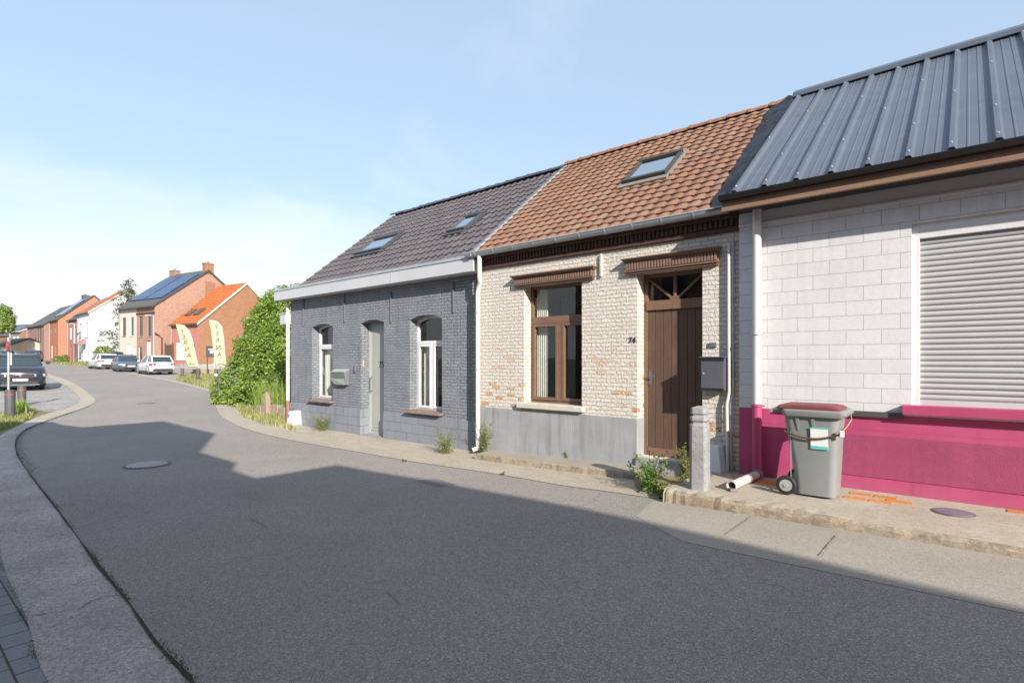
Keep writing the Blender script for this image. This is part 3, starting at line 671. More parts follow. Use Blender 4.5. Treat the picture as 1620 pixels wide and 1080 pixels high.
# tiles
def tile_roof(name, parent, O, sa, sb, ce, ze, cr, zr, tw, rows, amp, mat, kind, skips=(), seed=1):
    rnd = random.Random(seed); L = math.hypot(cr - ce, zr - ze); ga = L / rows
    ux, uz = (cr - ce) / L, (zr - ze) / L; nx_, nz_ = -uz, ux        # slope dir and normal in (c,z)
    m = MB(O); m.usetint = True
    ncol = max(1, round((sb - sa) / tw)); tw = (sb - sa) / ncol
    if kind == 'wave':
        prof = [(0, .0), (.12, -.2), (.3, .25), (.5, .9), (.7, 1.0), (.88, .5), (1.0, .0)]
    else:
        prof = [(0, .95), (.10, 1.0), (.2, .6), (.28, 0.0), (.6, -.15), (.86, .0), (.94, .6), (1.0, .95)]
    for r in range(rows):
        for k in range(ncol):
            jit_ = rnd.uniform(-.004, .004); m.ct = min(1, max(0, rnd.gauss(.45, .2)))
            lift = .030 if kind == 'wave' else .026
            lo, hi, fr = [], [], []
            for t, hgt in prof:
                s = sa + (k + t) * tw
                round_ = -.035 * math.sin(math.pi * t) if kind == 'wave' else -.012 * (1 if t < .3 else 0)
                l0 = r * ga + round_ + jit_; l1 = (r + 1) * ga + .03
                h0 = lift + amp * hgt; h1_ = amp * hgt * .9
                lo.append(m.V(s, ce + ux * l0 + nx_ * h0, ze + uz * l0 + nz_ * h0))
                hi.append(m.V(s, ce + ux * l1 + nx_ * h1_, ze + uz * l1 + nz_ * h1_))
                hb = h0 - .028
                fr.append(m.V(s, ce + ux * (l0 + .004) + nx_ * hb, ze + uz * (l0 + .004) + nz_ * hb))
            for q in range(len(prof) - 1):
                m.face([lo[q], lo[q + 1], hi[q + 1], hi[q]]); m.face([fr[q], fr[q + 1], lo[q + 1], lo[q]])
    # under-sheet and rear slope
    m.ct = .2
    m.poly([(sa, ce, ze - .03), (sb, ce, ze - .03), (sb, cr, zr - .03), (sa, cr, zr - .03)])
    m.poly([(sa, cr, zr - .0), (sb, cr, zr - .0), (sb, 2 * cr - ce, ze), (sa, 2 * cr - ce, ze)])
    for s in (sa, sb): m.poly([(s, ce, ze - .06), (s, ce, ze + .03), (s, cr, zr + .0), (s, cr, zr - .12)])
    o = m.build(name, mat, parent, recalc=False); return o
def ridge(parent, O, sa, sb, c, z, r, step, mat, seed=2):
    m = MB(O); rnd = random.Random(seed); s = sa
    while s < sb - .05:
        e = min(s + step, sb); j = rnd.uniform(-.008, .008)
        prev = None
        for t, rr in ((s, r * 1.12), (s + .05, r * 1.12), (s + .055, r), (e + .02, r * .95)):
            ring = [m.V(t, c + rr * math.cos(a) * 1.15, z + j + rr * math.sin(a)) for a in [math.pi * k / 8 for k in range(9)]]
            if prev: 
                for k in range(8): m.face([prev[k], prev[k + 1], ring[k + 1], ring[k]])
            prev = ring
        s = e
    return m.build('ridge', mat, parent, smooth=True, recalc=False)
r1s = -13.35
roof1 = tile_roof('roof', h1, O1, r1s, S12 - .07, C1 - .22, fz1 - .01, RC, RZ - .07, .205, 13, .028, 'tile_dark', 'roll', seed=4)
ridge(roof1, O1, r1s - .02, S12 - .02, RC, RZ - .05, .085, .33, 'ridgedark')
m = MB(O1); m.poly([(fx0, C1 - .2, fz1 + .01), (r1s, C1 - .2, fz1 + .01), (r1s, 9.2, fz1 + .35), (fx0 + .3, 9.2, fz1 + .05)])
m.poly([(fx0, C1 - .2, fz1 - .05), (fx0, C1 - .2, fz1 + .01), (fx0 + .3, 9.2, fz1 + .05), (fx0 + .3, 9.2, fz1 - .05)])
m.build('side_roof', 'tile_dark', h1)
def slope_map(ce, ze, cr, zr):
    L = math.hypot(cr - ce, zr - ze); ux, uz = (cr - ce) / L, (zr - ze) / L
    return lambda s, l, n: (s, ce + ux * l - uz * n, ze + uz * l + ux * n)
def slope_hit(px, py, ce, ze, cr, zr):          # sight line meets roof plane -> (s, l)
    r = (px - CX) / F; rz = -(py - HY) / F; k = (zr - ze) / (cr - ce)
    # c = d*(r*SU+CU); z = EYE+rz*d ; z = ze + k (c-ce)
    d = (ze - k * ce - EYE) / (rz - k * (r * SU + CU)); c = d * (r * SU + CU)
    return d * (r * CU - SU), (c - ce) * math.hypot(1, k)
def roof_window(parent, O, ce, ze, cr, zr, s0, s1, l0, l1, framemat='darkmetal', open_=False, h=.085, flash='lead'):
    f = slope_map(ce, ze, cr, zr)
    m = MB(O); w = .06
    def sb(a, b, c, d, n0, n1): m.hexa([f(a, c, n0), f(b, c, n0), f(b, d, n0), f(a, d, n0)], [f(a, c, n1), f(b, c, n1), f(b, d, n1), f(a, d, n1)])
    sb(s0, s1, l0 - .02, l0 + w, 0, h + .02); sb(s0, s1, l1 - w * 1.3, l1, 0, h + .015); sb(s0, s0 + w, l0, l1, 0, h); sb(s1 - w, s1, l0, l1, 0, h)
    o = m.build('roof_window', framemat, parent, bevel=.006)
    m = MB(O); sb(s0 + w, s1 - w, l0 + w, l1 - w, h - .03, h - .022); m.build('pane', 'glassroof', o)
    m = MB(O); sb(s0 - .05, s1 + .05, l0 - .14, l0 - .02, .028, .062); sb(s0 - .06, s0, l0, l1 + .06, .03, .05); sb(s1, s1 + .07, l0, l1 + .06, .03, .05); sb(s0, s1, l1, l1 + .1, .03, .06)
    m.build('flashing', flash, o)
    m = MB(O); sb(s0 + .02, s1 - .02, l0 + .02, l1 - .02, .001, .004); m.build('blind', 'curtainwhite', o)
e1 = (C1 - .22, fz1 - .01, RC, RZ - .07)
for q in (((564, 405), (604, 398), (622, 375)), ((706, 374), (740, 363), (773, 338))):
    a = slope_hit(*q[0], *e1); b = slope_hit(*q[1], *e1); c = slope_hit(*q[2], *e1)
    roof_window(roof1, O1, *e1, a[0], b[0], (a[1] + b[1]) / 2, c[1], flash='darkmetal')
# valley flashing between the roofs
m = MB(O1); f = slope_map(*e1)
n = 24
for i in range(n):
    l0, l1 = 4.15 * i / n - .1, 4.15 * (i + 1) / n - .1
    m.hexa([f(S12 - .13, l0, .02), f(S12 + .04, l0, .06), f(S12 + .04, l1, .06), f(S12 - .13, l1, .02)], [f(S12 - .13, l0, .055), f(S12 + .04, l0, .10), f(S12 + .04, l1 + .02, .085), f(S12 - .13, l1 + .02, .05)])
m.build('verge_flashing', 'lead', roof1)
# left downpipe, side box
m = MB(O1); s = S1a - .07; m.tube([(s, C1 - .05, 3.25), (s, C1 - .05, .62)], .05, 12); m.tube([(s, C1 - .05, 1.98), (s, C1 - .05, 2.02)], .058, 12)
dp = m.build('downpipe', 'pvcwhite', h1, smooth=True)
m = MB(O1); m.tube([(s, C1 - .05, .62), (s, C1 - .05, -.1)], .056, 12); m.build('pipe_boot', plain('rusty_iron', (.26, .13, .10), .8, 0, .3, 12), dp, smooth=True)
m = MB(O1); m.box(S1a - .42, S1a - .1, C1 - .1, C1 + .2, 2.72, 3.0); m.box(S1a - .46, S1a - .08, C1 - .12, C1 + .22, 3.0, 3.03); m.build('side_box', 'fasciawhite', h1, bevel=.006)
# letterbox on the grey wall
t = thing('letterbox', 'small pale steel letterbox with a triangular flap on the grey brick wall', 'letterbox', W(facS(541, C1), C1, facZ(541, 610, C1)), -TH)
s0, s1 = facS(531, C1), facS(552.5, C1); z0, z1 = facZ(540, 609, C1), facZ(540, 584, C1); O = (facS(541, C1), C1, facZ(541, 610, C1))
m = MB(O); m.prism([(C1 - .004, z0), (C1 - .10, z0 + .03), (C1 - .14, z1 - .06), (C1 - .004, z1)], lambda t_, p, q: (t_, p, q), s0, s1); m.build('body', plain('shaded_letterbox_steel', (.20, .21, .215), .4, .3, .08), t, bevel=.006)  # body colour darkened for its shadow, lid and flap keep the pale steel
m = MB(O); m.hexa([(s0 - .01, C1 - .155, z1 - .07), (s1 + .01, C1 - .155, z1 - .07), (s1 + .01, C1 - .148, z1 - .075), (s0 - .01, C1 - .148, z1 - .075)], [(s0 - .01, C1 - .0, z1 + .012), (s1 + .01, C1 - .0, z1 + .012), (s1 + .01, C1 - .0, z1), (s0 - .01, C1 - .0, z1)]); m.build('lid', 'boxlight', t)
m = MB(O); m.hexa([(s0 + .14, C1 - .11, z0 + .02), (s1 - .01, C1 - .11, z0 + .02), (s1 - .01, C1 - .105, z0 + .02), (s0 + .14, C1 - .105, z0 + .02)], [(s0 + .05, C1 - .19, z0 + .17), (s1 - .01, C1 - .142, z0 + .17), (s1 - .01, C1 - .137, z0 + .17), (s0 + .05, C1 - .185, z0 + .17)]); m.build('newspaper_flap', 'boxlight', t)
# white utility box at the foot of the corner
t = thing('utility_box', 'white utility box with a round blue mark at the foot of the grey cottage corner', 'utility box', W(facS(466, C1 - .15), C1 - .15, g(-14)), -TH)
m = MB(); m.hexa([(-.17, -.15, 0), (.17, -.15, 0), (.17, .12, 0), (-.17, .12, 0)], [(-.14, -.1, .38), (.13, -.1, .38), (.13, .12, .40), (-.14, .12, .40)]); m.build('body', 'pvcwhite', t, bevel=.02)
m = MB(); m.box(-.19, .19, -.17, .13, -.02, .04); m.build('base', 'stonepost', t, bevel=.01)
m = MB(); m.lathe([(.035, -.149), (.035, -.137), (.02, -.135)], 16, (-.06, .0, .27), 'y'); m.build('emblem', plain('blue_mark', (.1, .2, .5), .5), t)

# ================================================================== 2. cream painted brick cottage
h2 = thing('cream_cottage', 'narrow cottage of flaking cream painted brick with old clay tiles and brown door', 'house', W(S12, C2, g(-5)), -TH)
O2 = (S12, C2, g(-5))
mp = lambda s, z, d: (s, C2 + d, z)
wx0, wx1 = facS(829, C2), facS(920.5, C2); wz0, wz1 = facZ(875, 640, C2), facZ(875, 449, C2)
ex0, ex1 = facS(1008, C2), facS(1111.3, C2); ez0, ez1 = facZ(1060, 728, C2) , facZ(1060, 428, C2)
print('win2', wz0, wz1, 'door', ez0, ez1)
m = MB(O2)
m.wall([(S12, -.12), (S23 + .02, -.12), (S23 + .02, 3.62), (S12, 3.62)], [rect(wx0, wx1, wz0, wz1 + .02), rect(ex0, ex1, ez0, ez1 + .02)], mp, .24)
m.poly([(S12, C2, -.1), (S12, C1 + .01, -.1), (S12, C1 + .01, 3.6), (S12, C2, 3.6)])
m.poly([(S12, 13, -.1), (S23, 13, -.1), (S23, 13, 3.7), (S12, 13, 3.7)])
m.build('wall', 'f2_brick', h2, recalc=False)
m = MB(O2); pz2 = facZ(880, 652, C2)
m.box(S12 + .005, facS(906, C2) - .002, C2 - .02, C2 + .01, -.1, pz2); m.box(facS(906, C2) + .002, ex0 + .004, C2 - .02, C2 + .235, -.1, pz2)
m.build('plinth', 'plinth', h2, bevel=.003)
m = MB(O2); m.box(ex0, ex1 + .02, C2 - .06, C2 + .23, -.1, ez0 - .004); m.build('doorstep', 'plinth', h2, bevel=.006)
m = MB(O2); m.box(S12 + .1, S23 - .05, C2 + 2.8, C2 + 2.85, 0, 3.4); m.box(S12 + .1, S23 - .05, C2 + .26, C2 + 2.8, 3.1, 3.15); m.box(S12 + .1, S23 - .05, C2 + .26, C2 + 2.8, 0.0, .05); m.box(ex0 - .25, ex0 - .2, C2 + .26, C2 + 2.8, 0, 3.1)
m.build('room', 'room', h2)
# window
D = .19
m = MB(O2); frame_ring(m, rect(wx0, wx1, wz0, wz1 + .02), .055, mp, D, D + .06)
wt0, wt1 = facZ(875, 511, C2 + D), facZ(875, 500, C2 + D); mx_ = facS(887, C2 + D)
bx(m, mp, wx0 + .05, wx1 - .05, wt0, wt1, D - .014, D + .05); bx(m, mp, mx_ - .045, mx_ + .035, wz0 + .05, wt0, D - .014, D + .05)
for a, b in ((wx0 + .055, mx_ - .045), (mx_ + .035, wx1 - .055)): frame_ring(m, rect(a, b, wz0 + .055, wt0 - .004), .05, mp, D - .022, D + .03)
w = m.build('window', 'framebrown', h2, bevel=.004)
m = MB(O2); bx(m, mp, wx0 + .05, wx1 - .05, wz0 + .05, wz1 - .03, D + .03, D + .036); m.build('pane', 'glass', w)
m = MB(O2); n = 24; P = [(wx0 + .04 + .24 * k / n, D + .12 + .022 * math.sin(k * 1.6)) for k in range(n + 1)]
for (a, da), (b, db) in zip(P, P[1:]): m.poly([mp(a, wz0 + .03, da), mp(b, wz0 + .03, db), mp(b, wz1, db), mp(a, wz1, da)])
m.build('curtain', 'curtain', w, smooth=True)
m = MB(O2); bx(m, mp, wx0 - .11, wx1 + .06, wz0 - .085, wz0 + .004, -.085, .2); m.build('sill', 'sillcream', w, bevel=.012)
# carved lintels
def lintel(xa, xb, za, zb, cnt):
    m = MB(O2); H = zb - za
    bx(m, mp, xa + .04, xb - .04, za, za + H * .14, -.055, .02); bx(m, mp, xa + .025, xb - .025, za + H * .14, za + H * .24, -.075, .02)
    bx(m, mp, xa + .03, xb - .03, za + H * .24, zb - H * .2, -.04, .02)
    m.hexa([mp(xa + .02, zb - H * .2, -.06), mp(xb - .02, zb - H * .2, -.06), mp(xb - .02, zb - H * .2, .02), mp(xa + .02, zb - H * .2, .02)],
           [mp(xa, zb, -.12), mp(xb, zb, -.12), mp(xb, zb, .02), mp(xa, zb, .02)])
    bx(m, mp, xa - .01, xb + .01, zb, zb + .018, -.13, .02)
    w_ = (xb - xa - .08) / cnt
    for k in range(cnt): a = xa + .04 + k * w_; bx(m, mp, a + w_ * .12, a + w_ * .86, za + H * .27, zb - H * .22, -.078, -.038)
    m.build('lintel', 'brownwoodh', h2, bevel=.004)
lintel(facS(814, C2), facS(944, C2), facZ(875, 449, C2), facZ(875, 432, C2), 34)
lintel(facS(989, C2), facS(1142, C2), facZ(1060, 428, C2), facZ(1060, 404, C2), 30)
# door
x0, x1, z0, z1 = ex0, ex1, ez0, ez1; D = .21
tz0, tz1 = facZ(1060, 489, C2 + D), facZ(1060, 474, C2 + D)
m = MB(O2); frame_ring(m, rect(x0, x1, z0, z1 + .02), .06, mp, D, D + .07)
bx(m, mp, x0 + .05, x1 - .05, tz0, tz1, D - .02, D + .05)
cx = (x0 + x1) / 2
bx(m, mp, cx - .02, cx + .02, tz1, z1 - .03, D + .0, D + .05)
bx(m, mp, cx - .07, cx + .07, tz1, tz1 + .05, D - .012, D + .05)
for sg in (-1, 1):
    ax, bx_ = cx + sg * .03, cx + sg * (x1 - x0 - .12) / 2; zz0, zz1 = tz1 + .03, z1 - .06
    m.hexa([mp(ax, zz0, D), mp(ax + sg * .05, zz0, D), mp(ax + sg * .05, zz0, D + .05), mp(ax, zz0, D + .05)], [mp(bx_ - sg * .05, zz1, D), mp(bx_, zz1, D), mp(bx_, zz1, D + .05), mp(bx_ - sg * .05, zz1, D + .05)])
door = m.build('door', 'framebrownv', h2, bevel=.004)
m = MB(O2); bx(m, mp, x0 + .05, x1 - .05, tz1, z1 - .02, D + .055, D + .06); m.build('pane', 'glass', door)
m = MB(O2); nb = 7; w_ = (x1 - x0 - .12) / nb
for k in range(nb): bx(m, mp, x0 + .06 + k * w_ + .003, x0 + .06 + (k + 1) * w_ - .003, z0 + .12, tz0 - .003, D + .012, D + .05)
bx(m, mp, x0 + .06, x1 - .06, z0 + .02, tz0 - .003, D + .045, D + .06)
lf = m.build('door_leaf', 'brownwood', door, bevel=.003)
m = MB(O2); bx(m, mp, x0 + .06, x1 - .06, z0 + .01, z0 + .12, D - .005, D + .05); m.build('kick_board', 'framebrown', lf, bevel=.004)
m = MB(O2); hx = facS(1028, C2 + D); hz = facZ(1028, 597, C2 + D); bx(m, mp, hx - .02, hx + .02, hz - .11, hz + .11, D + .0, D + .012)
m.tube([mp(hx, hz + .02, D), mp(hx, hz + .02, D - .05), mp(hx + .1, hz + .02, D - .05)], .008, 8); m.build('handle', 'iron', lf)
text_mesh('74', .115, 'black', 'house_number', h2, lambda a, b, c: (facS(1001, C2) + a - O2[0], C2 - .012 - c - O2[1], facZ(1001, 538, C2) + b - O2[2]), .005)
m = MB(O2); s = facS(1128, C2); m.box(s - .05, s + .05, C2 - .025, C2, facZ(1128, 549, C2), facZ(1128, 542, C2)); m.build('name_plate', 'iron', h2, bevel=.004)
m = MB(O2); s = facS(952, C2); m.box(s - .02, s + .02, C2 - .04, C2, facZ(952, 438, C2), facZ(952, 402, C2)); m.build('wall_anchor', 'sillcream', h2, bevel=.008)
# brick cornice under the gutter
cz0, cz1 = 3.40, 3.62
m = MB(O2); m.box(S12 + .02, S23 - .02, C2 - .045, C2 + .02, cz0, cz0 + .055); m.box(S12 + .02, S23 - .02, C2 - .025, C2 + .02, cz0 + .055, cz1 + .1)
k = S12 + .03
while k < S23 - .08: m.box(k, k + .042, C2 - .055, C2 - .02, cz0 + .07, cz1 - .05); k += .068
m.box(S12 + .02, S23 - .02, C2 - .11, C2 + .02, cz1 - .05, cz1 + .02)
m.build('cornice', 'darkbrick', h2, bevel=.003)
# gutter
gz = facZ(950, 352, C2 - .2); ge = (facZ(1100, 333, C2 - .22) + facZ(800, 392, C2 - .22)) / 2
print('gutter z', ge, facZ(1100, 333, C2 - .22), facZ(800, 392, C2 - .22))
def gutter(parent, O, sa, sb, c, z, r, mat, brk=.45):
    m = MB(O); prof = [(r * math.cos(t), r * math.sin(t)) for t in [math.pi + math.pi * k / 8 for k in range(9)]] + [((r - .008) * math.cos(t), (r - .008) * math.sin(t)) for t in [2 * math.pi - math.pi * k / 8 for k in range(9)]]
    m.prism(prof, lambda t, p, q: (t, c + p, z + q), sa, sb)
    m.tube([(sa, c - r, z), (sb, c - r, z)], .010, 8)
    g_ = m.build('gutter', mat, parent, smooth=True)
    s = sa + .25
    while s < sb: m = MB(O); m.prism([((r + .006) * math.cos(t), (r + .006) * math.sin(t)) for t in [math.pi * .95 + math.pi * .9 * k / 8 for k in range(9)]] + [(r * .98 * math.cos(t), r * .98 * math.sin(t)) for t in [math.pi * 1.85 - math.pi * .9 * k / 8 for k in range(9)]], lambda t, p, q: (t, c + p, z + q), s, s + .022); s += brk; m.build('gutter_bracket', mat, g_)
gutter(h2, O2, S12 - .14, S23 + .0, C2 - .17, ge, .075, 'zinc')
e2 = (C2 - .13, ge + .0, RC, RZ)
roof2 = tile_roof('roof', h2, O2, S12 - .0, S23 + .0, *e2, .195, 19, .018, 'tile_red', 'wave', seed=9)
ridge(roof2, O2, S12, S23, RC, RZ - .01, .088, .36, 'ridgered', 5)
a = slope_hit(987, 295, *e2); b = slope_hit(1057, 281, *e2); c = slope_hit(1089, 243, *e2)
roof_window(roof2, O2, *e2, a[0], b[0] - .03, (a[1] + b[1]) / 2, c[1], plain('bronze_frame', (.06, .056, .052), .45, .2), h=.10, flash=plain('bronze_flashing', (.27, .25, .22), .5, .2))
# downpipe at the joint
def pipe(parent, O, pts, r, mat, name='downpipe', n=14): m = MB(O); m.tube(pts, r, n); return m.build(name, mat, parent, smooth=True)
s = S12 + .09; cc = C2 - .085
zz = ge
dp = pipe(h2, O2, [(s + .10, C2 - .17, ge - .06), (s + .10, C2 - .165, 3.22), (s + .07, C2 - .12, 3.14), (s + .0, cc, 3.06), (s - .02, cc, 2.95), (s - .02, cc, .16), (s - .0, cc - .02, .11), (s - .06, cc - .1, .08)], .043, 'pvcwhite')
for z in (1.55, 2.6): m = MB(O2); m.tube([(s - .02, cc, z - .012), (s - .02, cc, z + .012)], .05, 14); m.build('pipe_clip', 'zinc', dp)
for ds, cc_, r, z1_ in ((.10, .03, .016, 3.3), (.145, .05, .019, 3.25)):
    s_ = S23 - ds; pipe(h2, O2, [(s_, C2 - cc_, z1_), (s_ + .005, C2 - cc_, 1.3), (s_ - .02, C2 - cc_ - .01, 1.15), (s_ - .01, C2 - cc_ - .01, .2)], r, 'pvcwhite' if ds > .12 else 'zinc', 'conduit', 8)
# metal flashing strip between clay roof and metal roof
m = MB(O2); f = slope_map(*e2); n = 34; rnd = random.Random(3); rows_ = []
for i in range(n + 1):
    l = -.12 + 4.12 * i / n; row = []
    for k in range(6):
        t = k / 5; s = S23 - .36 + t * .40 + (rnd.uniform(-.02, .02) if k == 0 else 0)
        row.append(m.V(*f(s, l, .055 + t * .02 + rnd.uniform(-.022, .026) * (1 - t * .4) + (.02 if k == 3 else 0))))
    rows_.append(row)
for a, b in zip(rows_, rows_[1:]):
    for k in range(5): m.face([a[k], a[k + 1], b[k + 1], b[k]])
m.build('flashing', 'bitumen', roof2, smooth=True, recalc=False, auto=80)
# white stone corner guard
t = thing('corner_guard', 'tapering white painted stone guard at the foot of the cream wall beside the brown door', 'corner stone', W(facS(1136, C2), C2 - .08, .17), -TH)
m = MB(); m.hexa([(-.17, -.10, 0), (.13, -.16, 0), (.17, .08, 0), (-.17, .08, 0)], [(-.12, -.03, .43), (.05, -.06, .43), (.08, .08, .43), (-.12, .08, .43)]); m.build('body', plain('white_stone', (.62, .64, .67), .7, 0, .1), t, bevel=.008)
m = MB(); m.hexa([(-.19, -.12, -.12), (.145, -.18, -.12), (.19, .1, -.12), (-.19, .1, -.12)], [(-.185, -.115, .07), (.14, -.172, .07), (.18, .085, .07), (-.185, .085, .07)]); m.build('foot', 'stonepost', t, bevel=.006)
# grey letterbox
s0, s1, z0, z1 = facS(1113, C2), facS(1151, C2), facZ(1130, 617, C2), facZ(1130, 566, C2)
O = (s0, C2, z0); t = thing('letterbox', 'square slate grey letterbox right of the brown plank door', 'letterbox', W(*O), -TH)
m = MB(O); m.box(s0, s1, C2 - .11, C2 - .002, z0, z1); m.build('body', 'boxgrey', t, bevel=.006)
m = MB(O); m.box(s0 - .01, s1 + .01, C2 - .13, C2 - .0, z1 + .0, z1 + .018); m.box(s0 + .012, s1 - .012, C2 - .122, C2 - .11, z0 + .03, z1 - .045); m.build('flap', 'boxgrey', t, bevel=.004)
m = MB(O); m.box(s0 + .01, s1 - .01, C2 - .125, C2 - .11, z1 - .04, z1 - .014); m.build('slot', 'black', t); m = MB(O); m.box(s0 + .01, s1 - .01, C2 - .123, C2 - .11, z0 + .005, z0 + .026); m.build('lower_edge', 'black', t)
m = MB(O); m.lathe([(.013, -.13), (.013, -.118), (.008, -.116)], 14, (s0 + .045, C2, (z0 + z1) / 2 + .01), 'y'); m.build('lock', 'screw', t)

# ================================================================== 3. white block house with magenta base and metal roof
h3 = thing('white_house', 'white block house with magenta base, roller shutter and blue grey metal roof', 'house', W(S23, C3, .27), -TH)
O3 = (S23, C3, .27)
# the magenta material reads heights relative to the house base
mp = lambda s, z, d: (s, C3 + d, z)
X1 = 7.0; pt = 1.125
sx0 = facS(1442, C3); sz0 = facZ(1450, 640, C3); sz1 = facZ(1443, 353, C3)
m = MB(O3); m.wall([(S23, pt), (X1, pt), (X1, 3.42), (S23, 3.42)], [rect(sx0, sx0 + 2.4, sz0 - .06, sz1)], mp, .2)
m.poly([(S23, C3, pt), (S23, C2 + .05, pt), (S23, C2 + .05, 3.42), (S23, C3, 3.42)])
m.build('block_wall', 'f3_block', h3, recalc=False)
m = MB((S23, C3, 0)); m.wall([(S23, .1), (X1, .1), (X1, pt), (S23, pt)], [], mp, 0); m.poly([(S23, C3, .1), (S23, C2 + .05, .1), (S23, C2 + .05, pt), (S23, C3, pt)])
o = m.build('base_wall', 'pink', h3, recalc=False); o.location = (0, 0, -.27)
m = MB(O3); m.box(S23 + .0, X1, C3 - .012, C3 + .1, 3.42, 3.72); m.box(S23 + .0, X1, C3 - .03, C3 - .010, 3.415, 3.445); m.build('upper_board', 'f3_smooth', h3, bevel=.003)
m = MB(O3); m.box(S23, X1, 13, 13.1, .1, 3.7); m.box(X1, X1 + .1, C3, 13, .1, 3.7); m.build('rear_wall', 'f3_smooth', h3)
# voussoir joints above the shutter
m = MB(O3)
for k, (px, yt, px2, yb) in enumerate(((1432, 325, 1443, 352), (1470, 319, 1479, 347), (1521, 311, 1528, 339), (1574, 304, 1568, 335), (1600, 300, 1600, 330))):
    a, b = facS(px, C3), facS(px2, C3); za, zb_ = facZ(px, yt, C3), facZ(px2, yb, C3)
    m = MB(O3); m.hexa([(b - .003, C3 - .004, zb_), (b + .003, C3 - .004, zb_), (b + .003, C3 + .01, zb_), (b - .003, C3 + .01, zb_)], [(a - .003, C3 - .004, za), (a + .003, C3 - .004, za), (a + .003, C3 + .01, za), (a - .003, C3 + .01, za)]); m.build('arch_joint', 'f3_smooth', h3)
# roller shutter
shx0 = facS(1455, C3 + .06); shz1 = facZ(1456, 378, C3 + .07)
m = MB(O3); bx(m, mp, sx0, shx0, sz0 - .06, sz1, .05, .19); bx(m, mp, shx0, sx0 + 2.4, shz1, sz1, .05, .19)
fr = m.build('shutter_frame', 'f3_smooth', h3, bevel=.004)
m = MB(O3); pitch = (shz1 - sz0) / 30; prof = []
z = sz0 + .05
while z < shz1:
    for t, d in ((0, .012), (.12, .002), (.35, -.006), (.65, -.006), (.88, .002), (.97, .012)):
        prof.append((z + t * pitch, .09 + d))
    z += pitch
A = [m.V(shx0 + .0, C3 + d, z) for z, d in prof]; B = [m.V(sx0 + 2.4, C3 + d, z) for z, d in prof]
for k in range(len(A) - 1): m.face([A[k], B[k], B[k + 1], A[k + 1]])
sh = m.build('shutter', 'shutter', h3, smooth=True, recalc=False, auto=60)
m = MB(O3); bx(m, mp, shx0, sx0 + 2.4, sz0 - .02, sz0 + .05, .075, .11); m.build('bottom_rail', 'fasciawhite', sh, bevel=.004)
sl0 = facS(1427, C3 - .08); m = MB(O3); bx(m, mp, sl0, X1, facZ(1530, 661, C3 - .1), facZ(1530, 647, C3 - .1) + .01, -.1, .2)
m.build('sill', 'pinkplain', h3, bevel=.006)
m = MB(O3); bx(m, mp, facS(1228, C3), sl0 + .005, pt - .03, pt + .03, -.035, .01); m.build('damp_strip', plain('dark_strip', (.07, .07, .065), .6), h3, bevel=.002)
# downpipe white above, magenta below
s = facS(1197.5, C3 - .08); cc = C3 - .08
dp = pipe(h3, O3, [(s, cc - .0, 3.66), (s, cc, 1.14)], .052, 'pvcwhite')
pipe(dp, O3, [(s, cc, 1.18), (s, cc, .30)], .057, 'pinkplain', 'lower_pipe')
for z in (2.05, 1.16, .62): m = MB(O3); m.tube([(s, cc, z - .012), (s, cc, z + .012)], .064, 14); m.box(s + .05, s + .09, cc - .01, cc + .01, z - .008, z + .008); m.build('pipe_clip', 'pinkplain' if z < 1.17 else 'fasciawhite', dp)
# eaves: wooden fascia and black gutter
cf = 6.76; bz = facZ(1169, 331, cf); gzt = facZ(1169, 307, cf)
m = MB(O3); m.box(S23 - .09, X1 + .3, cf, cf + .03, bz + .035, gzt - .03); m.box(S23 - .09, X1 + .3, cf - .02, cf + .035, bz, bz + .05)
m.box(-.75, -.738, cf - .004, cf, bz + .05, gzt - .05)
m.build('fascia', 'fasciawood', h3, bevel=.004)
m = MB(O3); m.prism([(cf - .005, gzt - .065), (cf - .07, gzt - .06), (cf - .085, gzt - .005), (cf - .085, gzt + .005), (cf - .07, gzt + .005), (cf - .06, gzt - .03), (cf - .005, gzt - .035)], lambda t, p, q: (t, p, q), S23 - .11, X1 + .3); m.build('gutter', 'blackgutter', h3)
m = MB(O3); m.box(S23 - .08, X1 + .2, cf + .036, C3 - .014, bz + .03, bz + .05); m.build('shadow_soffit', 'blackgutter', h3)  # board coloured black as the shadow under the eaves
m = MB(O3); m.box(S23 - .09, X1, cf - .005, cf + .012, gzt - .06, gzt - .012); m.build('eaves_board', 'blackgutter', h3)
# metal roof
e3 = (cf - .02, gzt + .01, RC, RZ + .07)
f = slope_map(*e3); L = math.hypot(e3[2] - e3[0], e3[3] - e3[1])
m = MB(O3); rs = []
r0 = slope_hit(1219, 293, *e3)[0]; p1 = slope_hit(1505.6, 234, *e3)[0]; p2 = slope_hit(1579.6, 217.8, *e3)[0]; pit = p2 - p1
print('rib pitch', pit)
s = p1 - 8 * pit; ribs = []
while s < S23 - .02: s += pit
ribs = []; 
while s < X1: ribs.append(s); s += pit
prof = [(S23 + .0, 0.0)]
for r_ in ribs:
    prof += [(r_ - .045, 0), (r_ - .020, .042), (r_ + .020, .042), (r_ + .045, 0)]
    for q in (.36, .64): prof += [(r_ + pit * q - .012, 0), (r_ + pit * q - .006, .006), (r_ + pit * q + .006, .006), (r_ + pit * q + .012, 0)]
prof = [p for p in prof if p[0] >= S23 and p[0] < X1] ; prof[0] = (S23 - .0, 0)
prof.append((X1, 0))
A = [m.V(*f(a, 0, h)) for a, h in prof]; B = [m.V(*f(a, L, h)) for a, h in prof]; A2 = [m.V(*f(a, .002, h - .01)) for a, h in prof]
for k in range(len(prof) - 1): m.face([A[k], A[k + 1], B[k + 1], B[k]]); m.face([A2[k], A2[k + 1], A[k + 1], A[k]])
